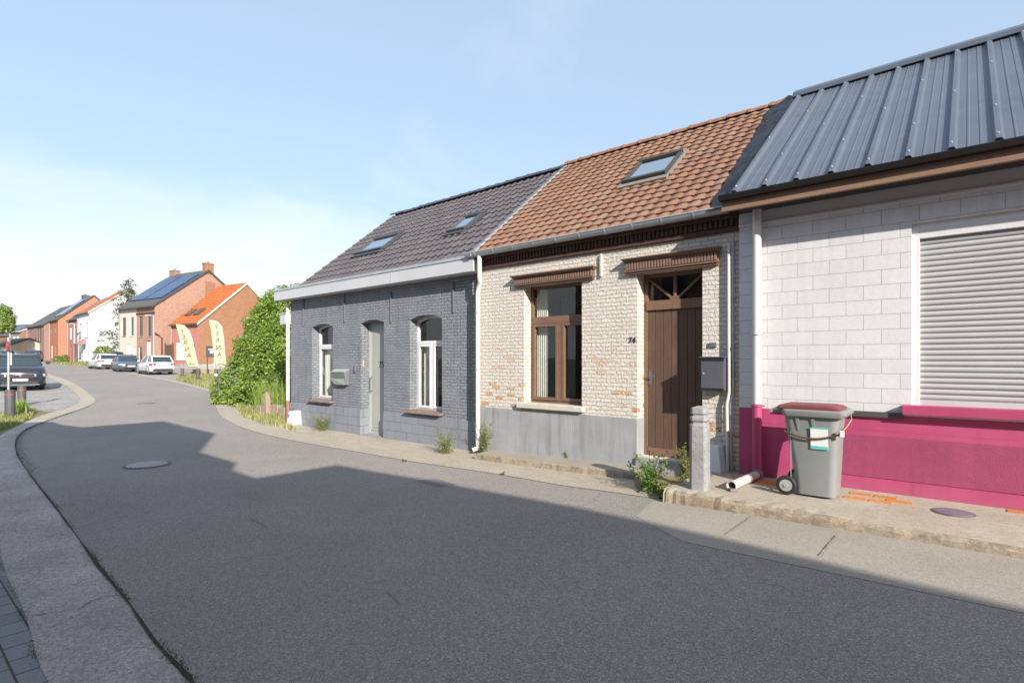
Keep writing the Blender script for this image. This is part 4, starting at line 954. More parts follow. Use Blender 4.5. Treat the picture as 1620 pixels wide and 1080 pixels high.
m.poly([(S23, RC, RZ + .07), (X1, RC, RZ + .07), (X1, 2 * RC - cf, gzt), (S23, 2 * RC - cf, gzt)])
m.poly([f(S23, 0, -.05), f(S23, 0, .0), f(S23, L, 0), f(S23, L, -.15)])
roof3 = m.build('roof', 'metalroof', h3, recalc=False)
m = MB(O3); m.prism([(RC - .16, RZ + .0), (RC - .16, RZ + .07), (RC, RZ + .17), (RC + .16, RZ + .08), (RC + .16, RZ + .0)], lambda t, p, q: (t, p, q), S23 - .02, X1 + .05); m.build('ridge_cap', 'metalroof', roof3, bevel=.004)
for i, r_ in enumerate(ribs):
    for j, l in enumerate((.12, 1.0, 1.9, 2.8, L - .25)):
        if (i + j) % 2 == 0 or j == 0:
            a = f(r_, l, .042); m = MB(O3); m.tube([a, f(r_, l, .056)], .010, 8); m.build('roof_screw', 'screw', roof3)

# ================================================================== wheelie bin
def bin_():
    d = 5.80; x = (1291 - 810) / 850 * d; s_, c_ = SC(x, d)
    c_ = 6.58; s_ = facS(1290, c_)
    t = thing('wheelie_bin', 'grey wheelie bin with maroon lid and a chain around it against the magenta wall', 'wheelie bin', W(s_, c_, .275), -TH); t.scale = (.97, .97, .975)
    # x along wall (left = handle and wheels), y across
    def ring(x0, x1, w, z, r, n=5):
        pts = []
        for cx, cy, a0 in ((x1 - r, w / 2 - r, 0), (x0 + r, w / 2 - r, 90), (x0 + r, -w / 2 + r, 180), (x1 - r, -w / 2 + r, 270)):
            for k in range(n + 1): a = math.radians(a0 + 90 * k / n); pts.append((cx + r * math.cos(a), cy + r * math.sin(a), z))
        return pts
    m = MB(); R = [ring(-.17, .22, .40, .02, .07), ring(-.19, .235, .42, .3, .075), ring(-.255, .25, .46, .72, .075), ring(-.275, .262, .49, .88, .07), ring(-.28, .265, .5, .91, .06)]
    idx = [[m.V(*p) for p in r] for r in R]
    for a, b in zip(idx, idx[1:]):
        for k in range(len(a)): m.face([a[k], a[(k + 1) % len(a)], b[(k + 1) % len(a)], b[k]])
    m.face(idx[0][::-1]); m.face(idx[-1])
    m.hexa([(-.205, -.213, .02), (-.198, -.213, .02), (-.198, -.20, .02), (-.205, -.20, .02)], [(-.205, -.228, .7), (-.198, -.228, .7), (-.198, -.2, .7), (-.205, -.2, .7)])
    for xx in (-.13, .02): m.hexa([(xx, -.237, .72), (xx + .012, -.237, .72), (xx + .012, -.21, .70), (xx, -.21, .70)], [(xx - .02, -.262, .885), (xx + .02, -.262, .885), (xx + .02, -.22, .885), (xx - .02, -.22, .885)])
    # seam line down the side
    
    m.build('body', 'binbody', t, smooth=True, auto=35)
    m = MB(); A = [ring(-.27, .31, .56, .875, .05), ring(-.29, .335, .585, .905, .06), ring(-.29, .335, .585, .935, .06), ring(-.27, .315, .56, .95, .05)]
    idx = [[m.V(*p) for p in r] for r in A]
    for a, b in zip(idx, idx[1:]):
        for k in range(len(a)): m.face([a[k], a[(k + 1) % len(a)], b[(k + 1) % len(a)], b[k]])
    m.face(idx[0][::-1]); m.face(idx[-1])
    m.box(-.40, -.27, -.22, -.19, .90, .93); m.box(-.40, -.27, .19, .22, .90, .93); m.tube([(-.40, -.25, .915), (-.40, .25, .915)], .018, 10)
    m.build('rim', 'binbody', t, smooth=True, auto=35)
    m = MB(); A = [ring(-.34, .27, .54, .948, .05), ring(-.345, .275, .545, .965, .05), ring(-.33, .25, .50, .985, .06), ring(-.29, .20, .40, .998, .06)]
    idx = [[m.V(*p) for p in r] for r in A]
    for a, b in zip(idx, idx[1:]):
        for k in range(len(a)): m.face([a[k], a[(k + 1) % len(a)], b[(k + 1) % len(a)], b[k]])
    m.face(idx[0][::-1]); m.face(idx[-1])
    lid = m.build('lid', 'binlid', t, smooth=True, auto=30)
    m = MB(); m.hexa([(-.20, -.262, .972), (.17, -.258, .972), (.15, -.235, .98), (-.18, -.235, .98)], [(-.20, -.256, .982), (.17, -.256, .982), (.13, -.19, 1.000), (-.16, -.19, 1.000)]); m.build('lid_recess', 'black', lid)
    for yy in (-.27, .235):
        m = MB(); m.lathe([(.03, 0), (.095, 0), (.105, .01), (.105, .035), (.095, .045), (.03, .045)], 28, (-.24, yy, .105), 'y'); w = m.build('wheel', 'black', t, smooth=True)
        m = MB(); m.lathe([(.065, -.004), (.065, .03), (.03, .035)], 24, (-.24, yy, .105), 'y'); m.lathe([(.022, -.012), (.022, .03)], 12, (-.24, yy, .105), 'y'); m.build('rim', 'hub', w, smooth=True)
    m = MB(); m.tube([(-.24, -.24, .105), (-.24, .24, .105)], .012, 8); m.build('axle', 'steel', t)
    m = MB(); m.hexa([(.0, -.2335, .53), (.165, -.2335, .53), (.165, -.225, .53), (.0, -.225, .53)], [(-.0, -.2525, .76), (.165, -.2525, .76), (.165, -.245, .76), (-.0, -.245, .76)]); st = m.build('sticker', 'sticker', t)
    m = MB(); m.hexa([(.0, -.2350, .53), (.165, -.2350, .53), (.165, -.23, .53), (.0, -.23, .53)], [(-.0, -.2375, .565), (.165, -.2375, .565), (.165, -.235, .565), (-.0, -.235, .565)]); m.build('sticker_band', 'teal', st); m = MB()
    m.hexa([(.0, -.2535, .75), (.165, -.2535, .75), (.165, -.248, .75), (.0, -.248, .75)], [(-.0, -.2548, .765), (.165, -.2548, .765), (.165, -.25, .765), (-.0, -.25, .765)]); m.build('sticker_band', 'teal', st)
    # chain round the body
    m = MB(); path = []
    for k in range(60):
        t_ = k / 59
        if t_ < .12: p = Vector((-.262, .18 - t_ / .12 * .42, .70))
        elif t_ < .85: u_ = (t_ - .12) / .73; p = Vector((-.262 + u_ * .53, -.252 - .004 * math.sin(u_ * math.pi), .70 - .06 * math.sin(u_ * math.pi)))
        else: u_ = (t_ - .85) / .15; p = Vector((.268, -.252 + u_ * .3, .70 + .05 * u_))
        path.append(p)
    for k in range(0, 58):
        a, b = path[k], path[k + 1]; c = (a + b) / 2; dr = (b - a).normalized(); up = Vector((0, 0, 1)) if k % 2 else Vector((0, 1, 0)) if abs(dr.x) > .5 else Vector((1, 0, 0))
        ring_ = [c + dr * .013 * math.cos(q) + up * .008 * math.sin(q) for q in [2 * math.pi * i / 8 for i in range(9)]]
        m.tube(ring_, .0042, 5, False)
    ch = m.build('chain', 'chain', t)
    m = MB(); m.box(.275, .315, -.27, -.235, .68, .75); m.build('padlock', 'padlock', ch, bevel=.008)
    m = MB(); m.tube([(.30, -.25, .74), (.34, -.20, .80), (.36, -.1, .86), (.34, 0, .89)], .004, 6); m.build('cord', plain('rope', (.6, .4, .2), .8), ch)
bin_()
# ------------------------------------------------------------------ loose drain pipe
def pv3(px, py, z=.272): d = (EYE - z) * 850 / (py - 570); return Vector(((px - 810) / 850 * d, d, z))
a = pv3(1157, 776); b = pv3(1199, 757)
t = thing('drain_pipe', 'short loose length of pale grey drain pipe lying on the pavement', 'pipe', a)
z = Vector((0, 0, .055)); dv = (b - a)
m = MB(); pts = [Vector((0, 0, 0)) + z, dv + z]
n = 20; u_ = dv.normalized(); w_ = Vector((-u_.y, u_.x, 0))
def hollow(m, p, q, ro, ri):
    R = []
    for c, r in ((p, ri), (p, ro), (q, ro), (q, ri)): R.append([m.V(*(c + w_ * r * math.cos(2 * math.pi * k / n) + Vector((0, 0, 1)) * r * math.sin(2 * math.pi * k / n))) for k in range(n)])
    for i in range(4):
        A, B = R[i], R[(i + 1) % 4]
        for k in range(n): m.face([A[k], A[(k + 1) % n], B[(k + 1) % n], B[k]])
hollow(m, pts[0], pts[1], .050, .044); m.build('tube', 'pvcgrey', t, smooth=True)
m = MB(); hollow(m, pts[0] - u_ * .004, pts[0] + u_ * .05, .056, .0505); m.build('collar', 'pvcgrey', t, smooth=True)
m = MB(); hollow(m, pts[1] - u_ * .07, pts[1] + u_ * .02, .058, .0505); m.build('collar', 'pvcdark', t, smooth=True)
m = MB(); m.box(-.03, .05, -.05, .02, 0, .03); m.build('wedge', 'pvcdark', t, bevel=.006)
# ------------------------------------------------------------------ stone bollard
p = G(1107, 783, .06); t = thing('stone_post', 'weathered grey stone post with a grooved head at the kerb corner', 'stone post', p, -TH + .15)
m = MB()
def octa(r, z, ch=.35):
    c = r * (1 - ch); return [(r, -c, z), (r, c, z), (c, r, z), (-c, r, z), (-r, c, z), (-r, -c, z), (-c, -r, z), (c, -r, z)]
rr = [(.118, -.2), (.112, .80), (.092, .815), (.092, .835), (.110, .85), (.110, .885), (.092, .9), (.092, .915), (.108, .93), (.100, .99), (.03, 1.01)]
idx = [[m.V(*q) for q in octa(r * .88, z)] for r, z in rr]
for a, b in zip(idx, idx[1:]):
    for k in range(8): m.face([a[k], a[(k + 1) % 8], b[(k + 1) % 8], b[k]])
m.face(idx[-1])
o = m.build('shaft', 'stonepost', t, bevel=.006)

# ================================================================== the far row
def fhouse(name, label, P, Fd, w, dep, ze, zr, front, side, roofm, fwins=(), gwins=(), chim=(), solar=None, skyl=(), eavec='darkmetal', zg=None, roofthick=.14, over=.18, extra=None, gover=.12, cat='house'):
    Fd = Vector(Fd).normalized(); rz = math.atan2(-Fd.y, -Fd.x)
    zg = gw(P[0], P[1]) if zg is None else zg
    t = thing(name, label, cat, (P[0], P[1], zg), rz); ze -= zg; zr -= zg
    mf = lambda a, z, d: (a, d, z); mg = lambda a, z, d: (-d, a, z); h = dep / 2
    mats = list(dict.fromkeys([front if isinstance(front, str) else front[0][2], side]))
    segs = [(-w, 0, front)] if isinstance(front, str) else front
    for a, b, mt in segs:
        m = MB(); hs = [rect(x0, x1, z0, z1) for x0, x1, z0, z1, *_ in fwins if a < (x0 + x1) / 2 < b]
        m.wall(rect(a, b, -.3, ze), hs, mf, .12); m.build('front_wall', mt, t, recalc=False)
    m = MB(); m.wall([(0.0, -.3), (dep, -.3), (dep, ze), (h, zr - .02), (0.0, ze)], [rect(x0, x1, z0, z1) for x0, x1, z0, z1, *_ in gwins], mg, .12)
    m.poly([(-w, 0, -.3), (-w, dep, -.3), (-w, dep, ze), (-w, h, zr - .02), (-w, 0, ze)]); m.poly([(-w, dep, -.3), (0, dep, -.3), (0, dep, ze), (-w, dep, ze)])
    m.build('gable_wall', side, t, recalc=False)
    for lst, mpf in ((fwins, mf), (gwins, mg)):
        for x0, x1, z0, z1, fm, pm, *rest in lst:
            kindd = rest[0] if rest else 'window'
            m = MB(); frame_ring(m, rect(x0, x1, z0, z1), .06, mpf, .08, .14)
            if (x1 - x0) > .8: bx(m, mpf, (x0 + x1) / 2 - .03, (x0 + x1) / 2 + .03, z0, z1, .075, .13)
            wn = m.build(kindd, fm, t)
            m = MB(); bx(m, mpf, x0 + .04, x1 - .04, z0 + .04, z1 - .04, .105, .115); m.build('pane' if kindd == 'window' else 'door_leaf', pm, wn)
            if kindd == 'window' and z0 > .3: m = MB(); bx(m, mpf, x0 - .06, x1 + .06, z0 - .08, z0, -.06, .1); m.build('sill', 'fasciawhite' if fm == 'upvc' else 'stonepost', wn)
    # roof
    k = (zr - ze) / h; m = MB(); lo = -over
    for sg in (0, 1):
        y = lambda v: v if sg == 0 else dep - v
        m.hexa([(-w - .05, y(lo), ze + k * lo), (gover, y(lo), ze + k * lo), (gover, y(h), zr), (-w - .05, y(h), zr)],
               [(-w - .05, y(lo), ze + k * lo + roofthick), (gover, y(lo), ze + k * lo + roofthick), (gover, y(h), zr + roofthick), (-w - .05, y(h), zr + roofthick)])
    rf = m.build('roof', roofm, t)
    m = MB(); m.box(-w - .05, gover, -over - .12, -over + .02, ze + k * lo - .02, ze + k * lo + .13); m.build('gutter', eavec, rf)
    m = MB()
    for sg in (0, 1):
        y = lambda v: v if sg == 0 else dep - v
        m.hexa([(gover - .02, y(lo), ze + k * lo - .08), (gover + .03, y(lo), ze + k * lo - .08), (gover + .03, y(h), zr - .08), (gover - .02, y(h), zr - .08)],
               [(gover - .02, y(lo), ze + k * lo + roofthick + .02), (gover + .03, y(lo), ze + k * lo + roofthick + .02), (gover + .03, y(h), zr + roofthick + .02), (gover - .02, y(h), zr + roofthick + .02)])
    m.build('verge_board', eavec if roofm != 'tile_orange' else 'sillcream', rf)
    for (x, y, cw, cd, ht, cm) in chim:
        zb_ = (ze + k * min(y, dep - y)) - .3; m = MB(); m.box(x - cw / 2, x + cw / 2, y - cd / 2, y + cd / 2, zb_, zr + ht); m.box(x - cw / 2 - .05, x + cw / 2 + .05, y - cd / 2 - .05, y + cd / 2 + .05, zr + ht - .12, zr + ht)
        m.tube([(x, y, zr + ht), (x, y, zr + ht + .22)], .11, 8); m.build('chimney', cm, rf)
    def sl(a, b, c, d, n0, n1, mat, nm):
        L = math.hypot(h, zr - ze); uy, uz = h / L, (zr - ze) / L; ff = lambda s, l, n: (s, uy * l - uz * n, ze + uz * l + uy * n + roofthick / uy * .98)
        m = MB(); m.hexa([ff(a, c, n0), ff(b, c, n0), ff(b, d, n0), ff(a, d, n0)], [ff(a, c, n1), ff(b, c, n1), ff(b, d, n1), ff(a, d, n1)]); return m.build(nm, mat, rf)
    if solar:
        for a, b, c, d in solar: sl(a, b, c, d, .02, .09, 'solar', 'solar_panel')
    for a, b, c, d in skyl:
        r_ = sl(a, b, c, d, .0, .08, 'darkmetal', 'roof_window'); sl(a + .1, b - .1, c + .1, d - .1, .06, .09, 'glassfar', 'roof_pane')
    # downpipe at front corner
    m = MB(); m.tube([(-w + .06, -.08, ze - .1), (-w + .06, -.08, 0)], .05, 8); m.build('downpipe', 'steel', t)
    return t, zg
def toP(px, d): return ((px - CX) / F * d, d)
def zpx(py, d): return EYE - (py - HY) / F * d
F1d = (-.87, .5)
P = toP(314.4, 55.0)
zg = gw(*P)
t, zg = fhouse('orange_roofed_house', 'small orange brick house with bright orange tile roof and two roof windows behind the banners', P, F1d, 5.0, 10.56, zpx(510, 55), zpx(449, 59.6), 'brick_e', 'brick_b', 'tile_orange',
    fwins=[(-4.2, -2.4, 1.0, 2.9, 'upvc', 'curtainwhite'), (-1.6, -.7, .2, 2.5, 'darkmetal', 'glassfar', 'door')], skyl=[(-4.1, -3.1, 1.1, 2.2), (-2.5, -1.5, 1.1, 2.2)], eavec='darkmetal', over=.25)
m = MB(); m.box(-5, .03, -.03, .02, -.3, .55); m.box(-.01, .04, 0, 9, -.3, .55); m.build('plinth', 'cobble', t)
m = MB(); m.tube([(.06, 1.6, .1), (.06, 1.6, 2.9)], .05, 8); m.build('vent_pipe', 'pvcwhite', t)
P2_ = (-38.0, 57.2)
t2, zg2 = fhouse('brick_house', 'two storey red brick and cream house with solar panels beside the orange roofed one', P2_, F1d, 7.5, 11.46, zpx(481.5, 57.2), zpx(428.5, 62.2), [(-7.5, -3.75, 'cream'), (-3.75, 0, 'brick_a')], 'brick_a', 'slate',
    fwins=[(-6.9, -6.1, 3.5, 5.6, 'darkmetal', 'glassfar'), (-5.2, -4.4, 3.5, 5.6, 'upvc', 'glassfar'), (-6.0, -5.0, .5, 2.6, 'upvc', 'curtainwhite'), (-3.3, -2.5, 3.4, 5.6, 'brownwoodh', 'glassfar'), (-1.5, -.7, 3.4, 5.6, 'darkmetal', 'glassfar'), (-1.9, -.9, .4, 2.9, 'darkmetal', 'curtain'), (-3.4, -2.7, 0, 2.3, 'upvc', 'glassfar', 'door'), (-4.6, -4.1, 0, 2.3, 'upvc', 'curtainwhite', 'door')],
    chim=[(-.3, 5.9, .6, 1.0, .9, 'brick_b'), (-7.0, 5.73, 1.1, .7, .6, 'brick_c')], solar=[(-7.2, -3.9, 1.0, 6.2), (-3.6, -.3, 1.0, 6.2)], over=.35)
m = MB(); m.box(.02, .5, 6.5, 7.6, 4.6, 5.6); m.build('roof_unit', 'slate', t2)
m = MB(); m.tube([(.3, 6.6, 5.2), (.3, 6.6, 7.6)], .16, 10); m.tube([(.3, 6.6, 7.6), (.3, 6.6, 7.75)], .22, 10); m.build('flue', 'screw', t2, smooth=True)
m = MB(); m.box(.0, .16, 5.4, 6.4, 4.4, 9.9); m.build('chimney_breast', 'brick_b', t2)
m = MB(); m.box(-3.75, 0, -.10, .0, 5.82, 6.0); m.build('frieze', 'darkbrick', t2)
# gate between the two houses
P = toP(266.5, 57.4); t = thing('garden_gate', 'dark narrow wooden gate between the two brick houses', 'gate', (*P, gw(*P)), math.atan2(-.5, .87))
m = MB()
for k in range(5): m.box(-.6 + k * .24, -.6 + k * .24 + .22, 0, .05, 0, 2.5)
m.build('boards', 'brownwood', t); m = MB(); m.box(-.72, -.62, -.02, .1, 0, 2.7); m.box(.6, .7, -.02, .1, 0, 2.7); m.build('gate_post', 'brownwood', t)
F3d = (-.75, .66)
t3, zg3 = fhouse('white_gabled_house', 'tall white rendered house with orange roof and a line drawing on its gable', toP(141.6, 68), F3d, 6.7, 8.54, zpx(493.3, 68), zpx(457.5, 71.2), 'palewhite', 'whiterender', 'tile_orange',
    fwins=[(-5.9, -4.8, 3.3, 5.2, 'darkmetal', 'curtainwhite'), (-2.0, -1.1, 3.3, 5.2, 'darkmetal', 'curtainwhite'), (-5.9, -4.8, .6, 2.7, 'darkmetal', 'curtainwhite'), (-3.2, -2.2, 0, 2.2, 'upvc', 'curtain', 'door'), (-1.3, -.7, .2, 2.4, 'darkmetal', 'glassfar')],
    gwins=[(3.0, 3.9, 5.5, 6.9, 'darkmetal', 'glassfar')], chim=[(-1.0, 4.3, 1.2, .6, .3, 'whiterender')], eavec='darkmetal')
m = MB(); m.hexa([(-3.6, -1.0, 2.4), (-1.9, -1.0, 2.4), (-1.9, 0, 2.4), (-3.6, 0, 2.4)], [(-3.6, -.95, 2.55), (-1.9, -.95, 2.55), (-1.9, 0, 3.1), (-3.6, 0, 3.1)]); m.build('porch_roof', 'brick_c', t3)
m = MB(); m.tube([(-3.5, -.9, 0), (-3.5, -.9, 2.4)], .06, 6); m.tube([(-2.0, -.9, 0), (-2.0, -.9, 2.4)], .06, 6); m.build('porch_post', 'brownwood', t3)
m = MB(); rnd = random.Random(5)
for cx_, cz_, r_ in ((2.0, 3.55, .32), (2.75, 3.35, .34), (3.5, 3.25, .33), (4.1, 3.45, .26)):
    m.tube([(.02, cx_ + r_ * math.cos(q) * (1 + .2 * math.sin(3 * q)), cz_ + r_ * math.sin(q)) for q in [2 * math.pi * i / 20 for i in range(21)]], .035, 5, False)
m.tube([(.02, 1.7, 3.9), (.02, 2.1, 4.15), (.02, 2.6, 3.75), (.02, 3.2, 3.85), (.02, 3.9, 3.5), (.02, 4.4, 3.75)], .035, 5, False)
m.build('wall_drawing', 'black', t3)
t3b, z_ = fhouse('small_red_house', 'narrow red brick house with dark panelled roof joined to the left of the white one', (-58.55, 72.45), F3d, 6.2, 8.5, zpx(505, 74), zpx(470, 77.5), 'brick_e', 'brick_e', 'slate',
    fwins=[(-5.2, -4.0, 3.2, 4.9, 'upvc', 'curtainwhite'), (-2.0, -1.0, 3.2, 4.9, 'darkmetal', 'glassfar'), (-4.6, -3.5, .0, 2.3, 'darkmetal', 'glassfar', 'door'), (-2.2, -1.0, .6, 2.3, 'darkmetal', 'glassfar')], solar=[(-5.8, -.4, .6, 5.0)])
t4, z_ = fhouse('solar_brick_house', 'bright red brick house with full solar roof left of the narrow red one', toP(91.8, 81), F3d, 6.6, 8.68, zpx(504.4, 81), zpx(467.8, 84.3), 'brick_d', 'brick_d', 'slate',
    fwins=[(-5.6, -4.9, 4.3, 5.0, 'darkmetal', 'glassfar'), (-2.2, -1.6, 4.3, 5.0, 'darkmetal', 'glassfar'), (-5.5, -4.4, .3, 2.4, 'sillcream', 'curtain'), (-2.4, -1.5, 0, 2.3, 'darkmetal', 'glassfar', 'door')], chim=[(-5.6, 4.3, 1.4, .8, .5, 'slate')], solar=[(-6.2, -.5, .7, 5.2)])
t5, z_ = fhouse('mauve_brick_house', 'long mauve brick house under a steep dark roof left of the solar roofed house', toP(69.6, 88), (-.78, .63), 12.7, 9.2, zpx(513, 88), zpx(480.5, 91.5), 'brick_c', 'brick_c', 'slate',
    fwins=[(-11.6, -10.4, 2.9, 5.0, 'darkmetal', 'brick_c'), (-5.2, -3.9, 2.7, 5.3, 'darkmetal', 'glassfar'), (-3.5, -1.8, 2.9, 5.3, 'darkmetal', 'glassfar'), (-8.2, -6.4, .1, 2.3, 'darkmetal', 'darkmetal', 'door'), (-5.0, -3.4, .2, 2.2, 'darkmetal', 'glassfar'), (-1.6, -.8, 0, 2.4, 'darkmetal', 'glassfar', 'door')], skyl=[(-6.5, -5.6, 3.2, 4.0)])
t6, z_ = fhouse('grey_brick_house', 'grey brown brick house with white cornice and two white windows, further down the street', toP(33.3, 99), (-.86, .5), 4.6, 8.0, zpx(523.5, 99), zpx(510, 102), 'brick_g', 'brick_b', 'slate',
    fwins=[(-3.9, -2.6, 2.7, 4.2, 'upvc', 'curtainwhite'), (-2.1, -.9, 2.7, 4.2, 'upvc', 'curtainwhite'), (-1.7, -.9, -.2, 2.0, 'upvc', 'curtainwhite', 'door'), (-3.6, -2.7, .3, 1.9, 'darkmetal', 'glassfar')], chim=[(-1.2, 4.0, 1.6, .8, .4, 'brick_b')], eavec='fasciawhite', over=.35)
t7, z_ = fhouse('orange_gabled_house', 'orange brick house with long low ridge at the left end of the row', toP(16, 108), (-.9, .44), 11, 9, zpx(531, 108), zpx(513, 112), 'brick_b', 'brick_b', 'slate', fwins=[(-4, -2.8, .8, 2.2, 'upvc', 'curtainwhite'), (-1.8, -.8, 0, 2.1, 'darkmetal', 'glassfar', 'door')], solar=[(-9, -2, .8, 4.0)])
t8, z_ = fhouse('pale_outbuilding', 'low pale grey building with dark lean roof at the far left edge', toP(9, 86), (-.9, .44), 7, 6, zpx(547, 86), zpx(536, 89), 'cream', 'cream', 'slate', fwins=[(-3, -1.6, .8, 1.7, 'upvc', 'glassfar')], eavec='darkmetal')

# ------------------------------------------------------------------ cars
def car(name, label, px, d, head, paint, L=4.35, Wd=1.8, H=1.47, group='parked cars', suv=False, P=None):
    p = Vector(P) if P else At(px, d); t = thing(name, label, 'car', p, math.atan2(head[1], head[0]), group)
    hw = Wd / 2; hl = L / 2; k = H / 1.47; gc = .20 if suv else .16
    zb_ = .96 * k if not suv else 1.06 * k
    # lower body loft: (x, z low, z belt, half width)
    st = [(-hl, .45, .78 * k, hw * .80), (-hl + .05, .30, .92 * k, hw * .90), (-hl + .35, gc + .02, zb_, hw * .985), (-hl + 1.0, gc, zb_ - .0, hw), (0, gc, zb_ - .04, hw), (hl - 1.35, gc, zb_ - .06, hw), (hl - .95, gc, zb_ - .09, hw * .99), (hl - .45, gc + .02, zb_ - .17, hw * .95), (hl - .12, .26, zb_ - .26, hw * .86), (hl, .36, zb_ - .38, hw * .74)]
    m = MB(); rings = []
    for x, zl, zt_, w_ in st:
        zm = zl + (zt_ - zl) * .55
        half = [(0, zl), (w_ * .86, zl), (w_ * .97, zl + .08), (w_, zm), (w_ * .985, zm + (zt_ - zm) * .5), (w_ * .93, zt_ - .03), (w_ * .80, zt_ + .01), (0, zt_ + .035)]
        full = half + [(-a, b) for a, b in half[-2:0:-1]]
        rings.append([m.V(x, a, b) for a, b in full])
    n = len(rings[0])
    for A, B in zip(rings, rings[1:]):
        for q in range(n): m.face([A[q], A[(q + 1) % n], B[(q + 1) % n], B[q]])
    m.face(rings[0]); m.face(rings[-1][::-1])
    body = m.build('body', paint, t, smooth=True, auto=50)
    # cabin
    xr0, xr1 = -hl + .62, hl - 2.05; xb0, xb1 = -hl + .12, hl - 1.25
    if suv: xr0 = -hl + .35
    tw = hw * .70; bw_ = hw * .90; zr_ = H
    m = MB()
    B = [(xb0, bw_ * .9), (xb1, bw_ * .92), (xb1, -bw_ * .92), (xb0, -bw_ * .9)]; T = [(xr0, tw), (xr1, tw), (xr1, -tw), (xr0, -tw)]
    m.hexa([(a, b, zb_ - .06) for a, b in B], [(a, b, zr_ - .05) for a, b in T]); m.build('glasshouse', 'carglass', t, bevel=.03)
    m = MB(); R = []
    for x, zz, ww in ((xr0 - .16, zr_ - .07, tw * .9), (xr0 + .12, zr_ - .02, tw * 1.02), ((xr0 + xr1) / 2, zr_ + .02, tw * 1.05), (xr1 - .1, zr_ - .01, tw * 1.02), (xr1 + .10, zr_ - .07, tw * .95)):
        R.append([m.V(x, -ww, zz - .05), m.V(x, -ww, zz - .01), m.V(x, -ww * .8, zz + .02), m.V(x, ww * .8, zz + .02), m.V(x, ww, zz - .01), m.V(x, ww, zz - .05)])
    for A, B_ in zip(R, R[1:]):
        for q in range(6): m.face([A[q], A[(q + 1) % 6], B_[(q + 1) % 6], B_[q]])
    m.face(R[0]); m.face(R[-1][::-1])
    def strip(a, b, w_=.05): m.tube([a, b], w_, 6)
    for sg in (1, -1):
        strip((xb0 + .02, sg * bw_ * .9, zb_ - .04), (xr0 + .02, sg * tw, zr_ - .05), .06)
        strip((xb1 - .02, sg * bw_ * .92, zb_ - .04), (xr1 - .02, sg * tw, zr_ - .05), .04)
        strip(((xb0 + xb1) / 2 - .05, sg * bw_ * .915, zb_ - .04), ((xr0 + xr1) / 2 - .05, sg * tw * 1.005, zr_ - .05), .035)
    m.build('roof', paint, t, smooth=True)
    # wheels
    wr = .33 if not suv else .36
    for sx in (-1, 1):
        for sy in (-1, 1):
            x = sx * (hl - .82); y = sy * (hw - .19)
            m = MB(); m.lathe([(wr * .6, -.1), (wr * .95, -.11), (wr, -.07), (wr, .07), (wr * .95, .11), (wr * .6, .1)], 20, (x, y, wr), 'y'); w_ = m.build('wheel', 'black', t, smooth=True)
            m = MB(); m.lathe([(wr * .62, -.112), (wr * .55, -.09), (wr * .2, -.10), (wr * .2, .10), (wr * .55, .09), (wr * .62, .112)], 16, (x, y, wr), 'y'); m.build('rim', 'rim', w_)
            m = MB(); arc = [(x + (wr + .06) * math.cos(a), sy * (hw + .005), wr + (wr + .06) * math.sin(a)) for a in [math.pi * i / 10 for i in range(11)]]
            A = [m.V(*q) for q in arc]; B_ = [m.V(q[0], q[1] - sy * .25, q[2]) for q in arc]; cc_ = [m.V(x + (wr + .0) * math.cos(a), sy * (hw + .005), wr + wr * math.sin(a)) for a in [math.pi * i / 10 for i in range(11)]]
            for q in range(10): m.face([A[q], A[q + 1], cc_[q + 1], cc_[q]])
            m.build('wheel_arch', 'carplastic', body)
    # front
    m = MB(); m.box(hl - .16, hl + .014, -hw * .50, hw * .50, .50 * k, .64 * k); m.build('grille', 'carplastic', t, bevel=.02)
    m = MB(); m.box(hl - .3, hl + .01, -hw * .68, hw * .68, .27, .42); m.build('front_bumper', 'carplastic', t, bevel=.04)
    m = MB(); m.box(hl - .1, hl + .02, -.26, .26, .44, .54); m.build('number_plate', 'whiteband', t)
    for sg in (1, -1):
        def lampstrip(nm, mt, P_, z0_, z1_):
            m = MB(); A_ = [[m.V(x_ + dx_, y_, z_) for z_ in (z0_, z1_)] for (x_, y_), dx_ in zip(P_, (0, 0, 0))]
            C_ = [[m.V(x_ * .93, y_ * .93, z_) for z_ in (z0_, z1_)] for x_, y_ in P_]
            for i_ in range(2):
                m.face([A_[i_][0], A_[i_ + 1][0], A_[i_ + 1][1], A_[i_][1]]); m.face([A_[i_][1], A_[i_ + 1][1], C_[i_ + 1][1], C_[i_][1]]); m.face([A_[i_][0], C_[i_][0], C_[i_ + 1][0], A_[i_ + 1][0]])
            m.build(nm, mt, t)
        lampstrip('headlight', 'headlamp', [(hl - .42, sg * (hw * .97 + .015)), (hl - .12, sg * (hw * .88 + .03)), (hl + .025, sg * hw * .50)], .56 * k, .67 * k)
        lampstrip('tail_light', 'taillamp', [(-hl + .34, sg * (hw * .99 + .015)), (-hl + .04, sg * (hw * .92 + .02)), (-hl - .03, sg * hw * .55)], .70 * k, .84 * k)
        m = MB(); m.box(xb1 - .38, xb1 - .24, sg * (hw + .0), sg * (hw + .17), zb_ + .0, zb_ + .14); m.build('mirror', paint if not suv else 'carplastic', t, bevel=.03)
        m = MB(); m.box(xb1 - 1.3, xb1 - 1.12, sg * (hw * .985), sg * (hw * 1.01), zb_ - .17, zb_ - .14); m.box(xb1 - 2.2, xb1 - 2.02, sg * (hw * .985), sg * (hw * 1.01), zb_ - .17, zb_ - .14); m.build('door_handle', 'chrome', t)
        m = MB(); m.box(-hl + .9, hl - 1.2, sg * (hw * .90), sg * (hw * .995), gc - .02, gc + .12); m.build('side_skirt', 'carplastic', t)
    m = MB(); m.box(-hl - .015, -hl + .25, -hw * .75, hw * .75, .26, .46); m.build('rear_bumper', 'carplastic', t, bevel=.04)
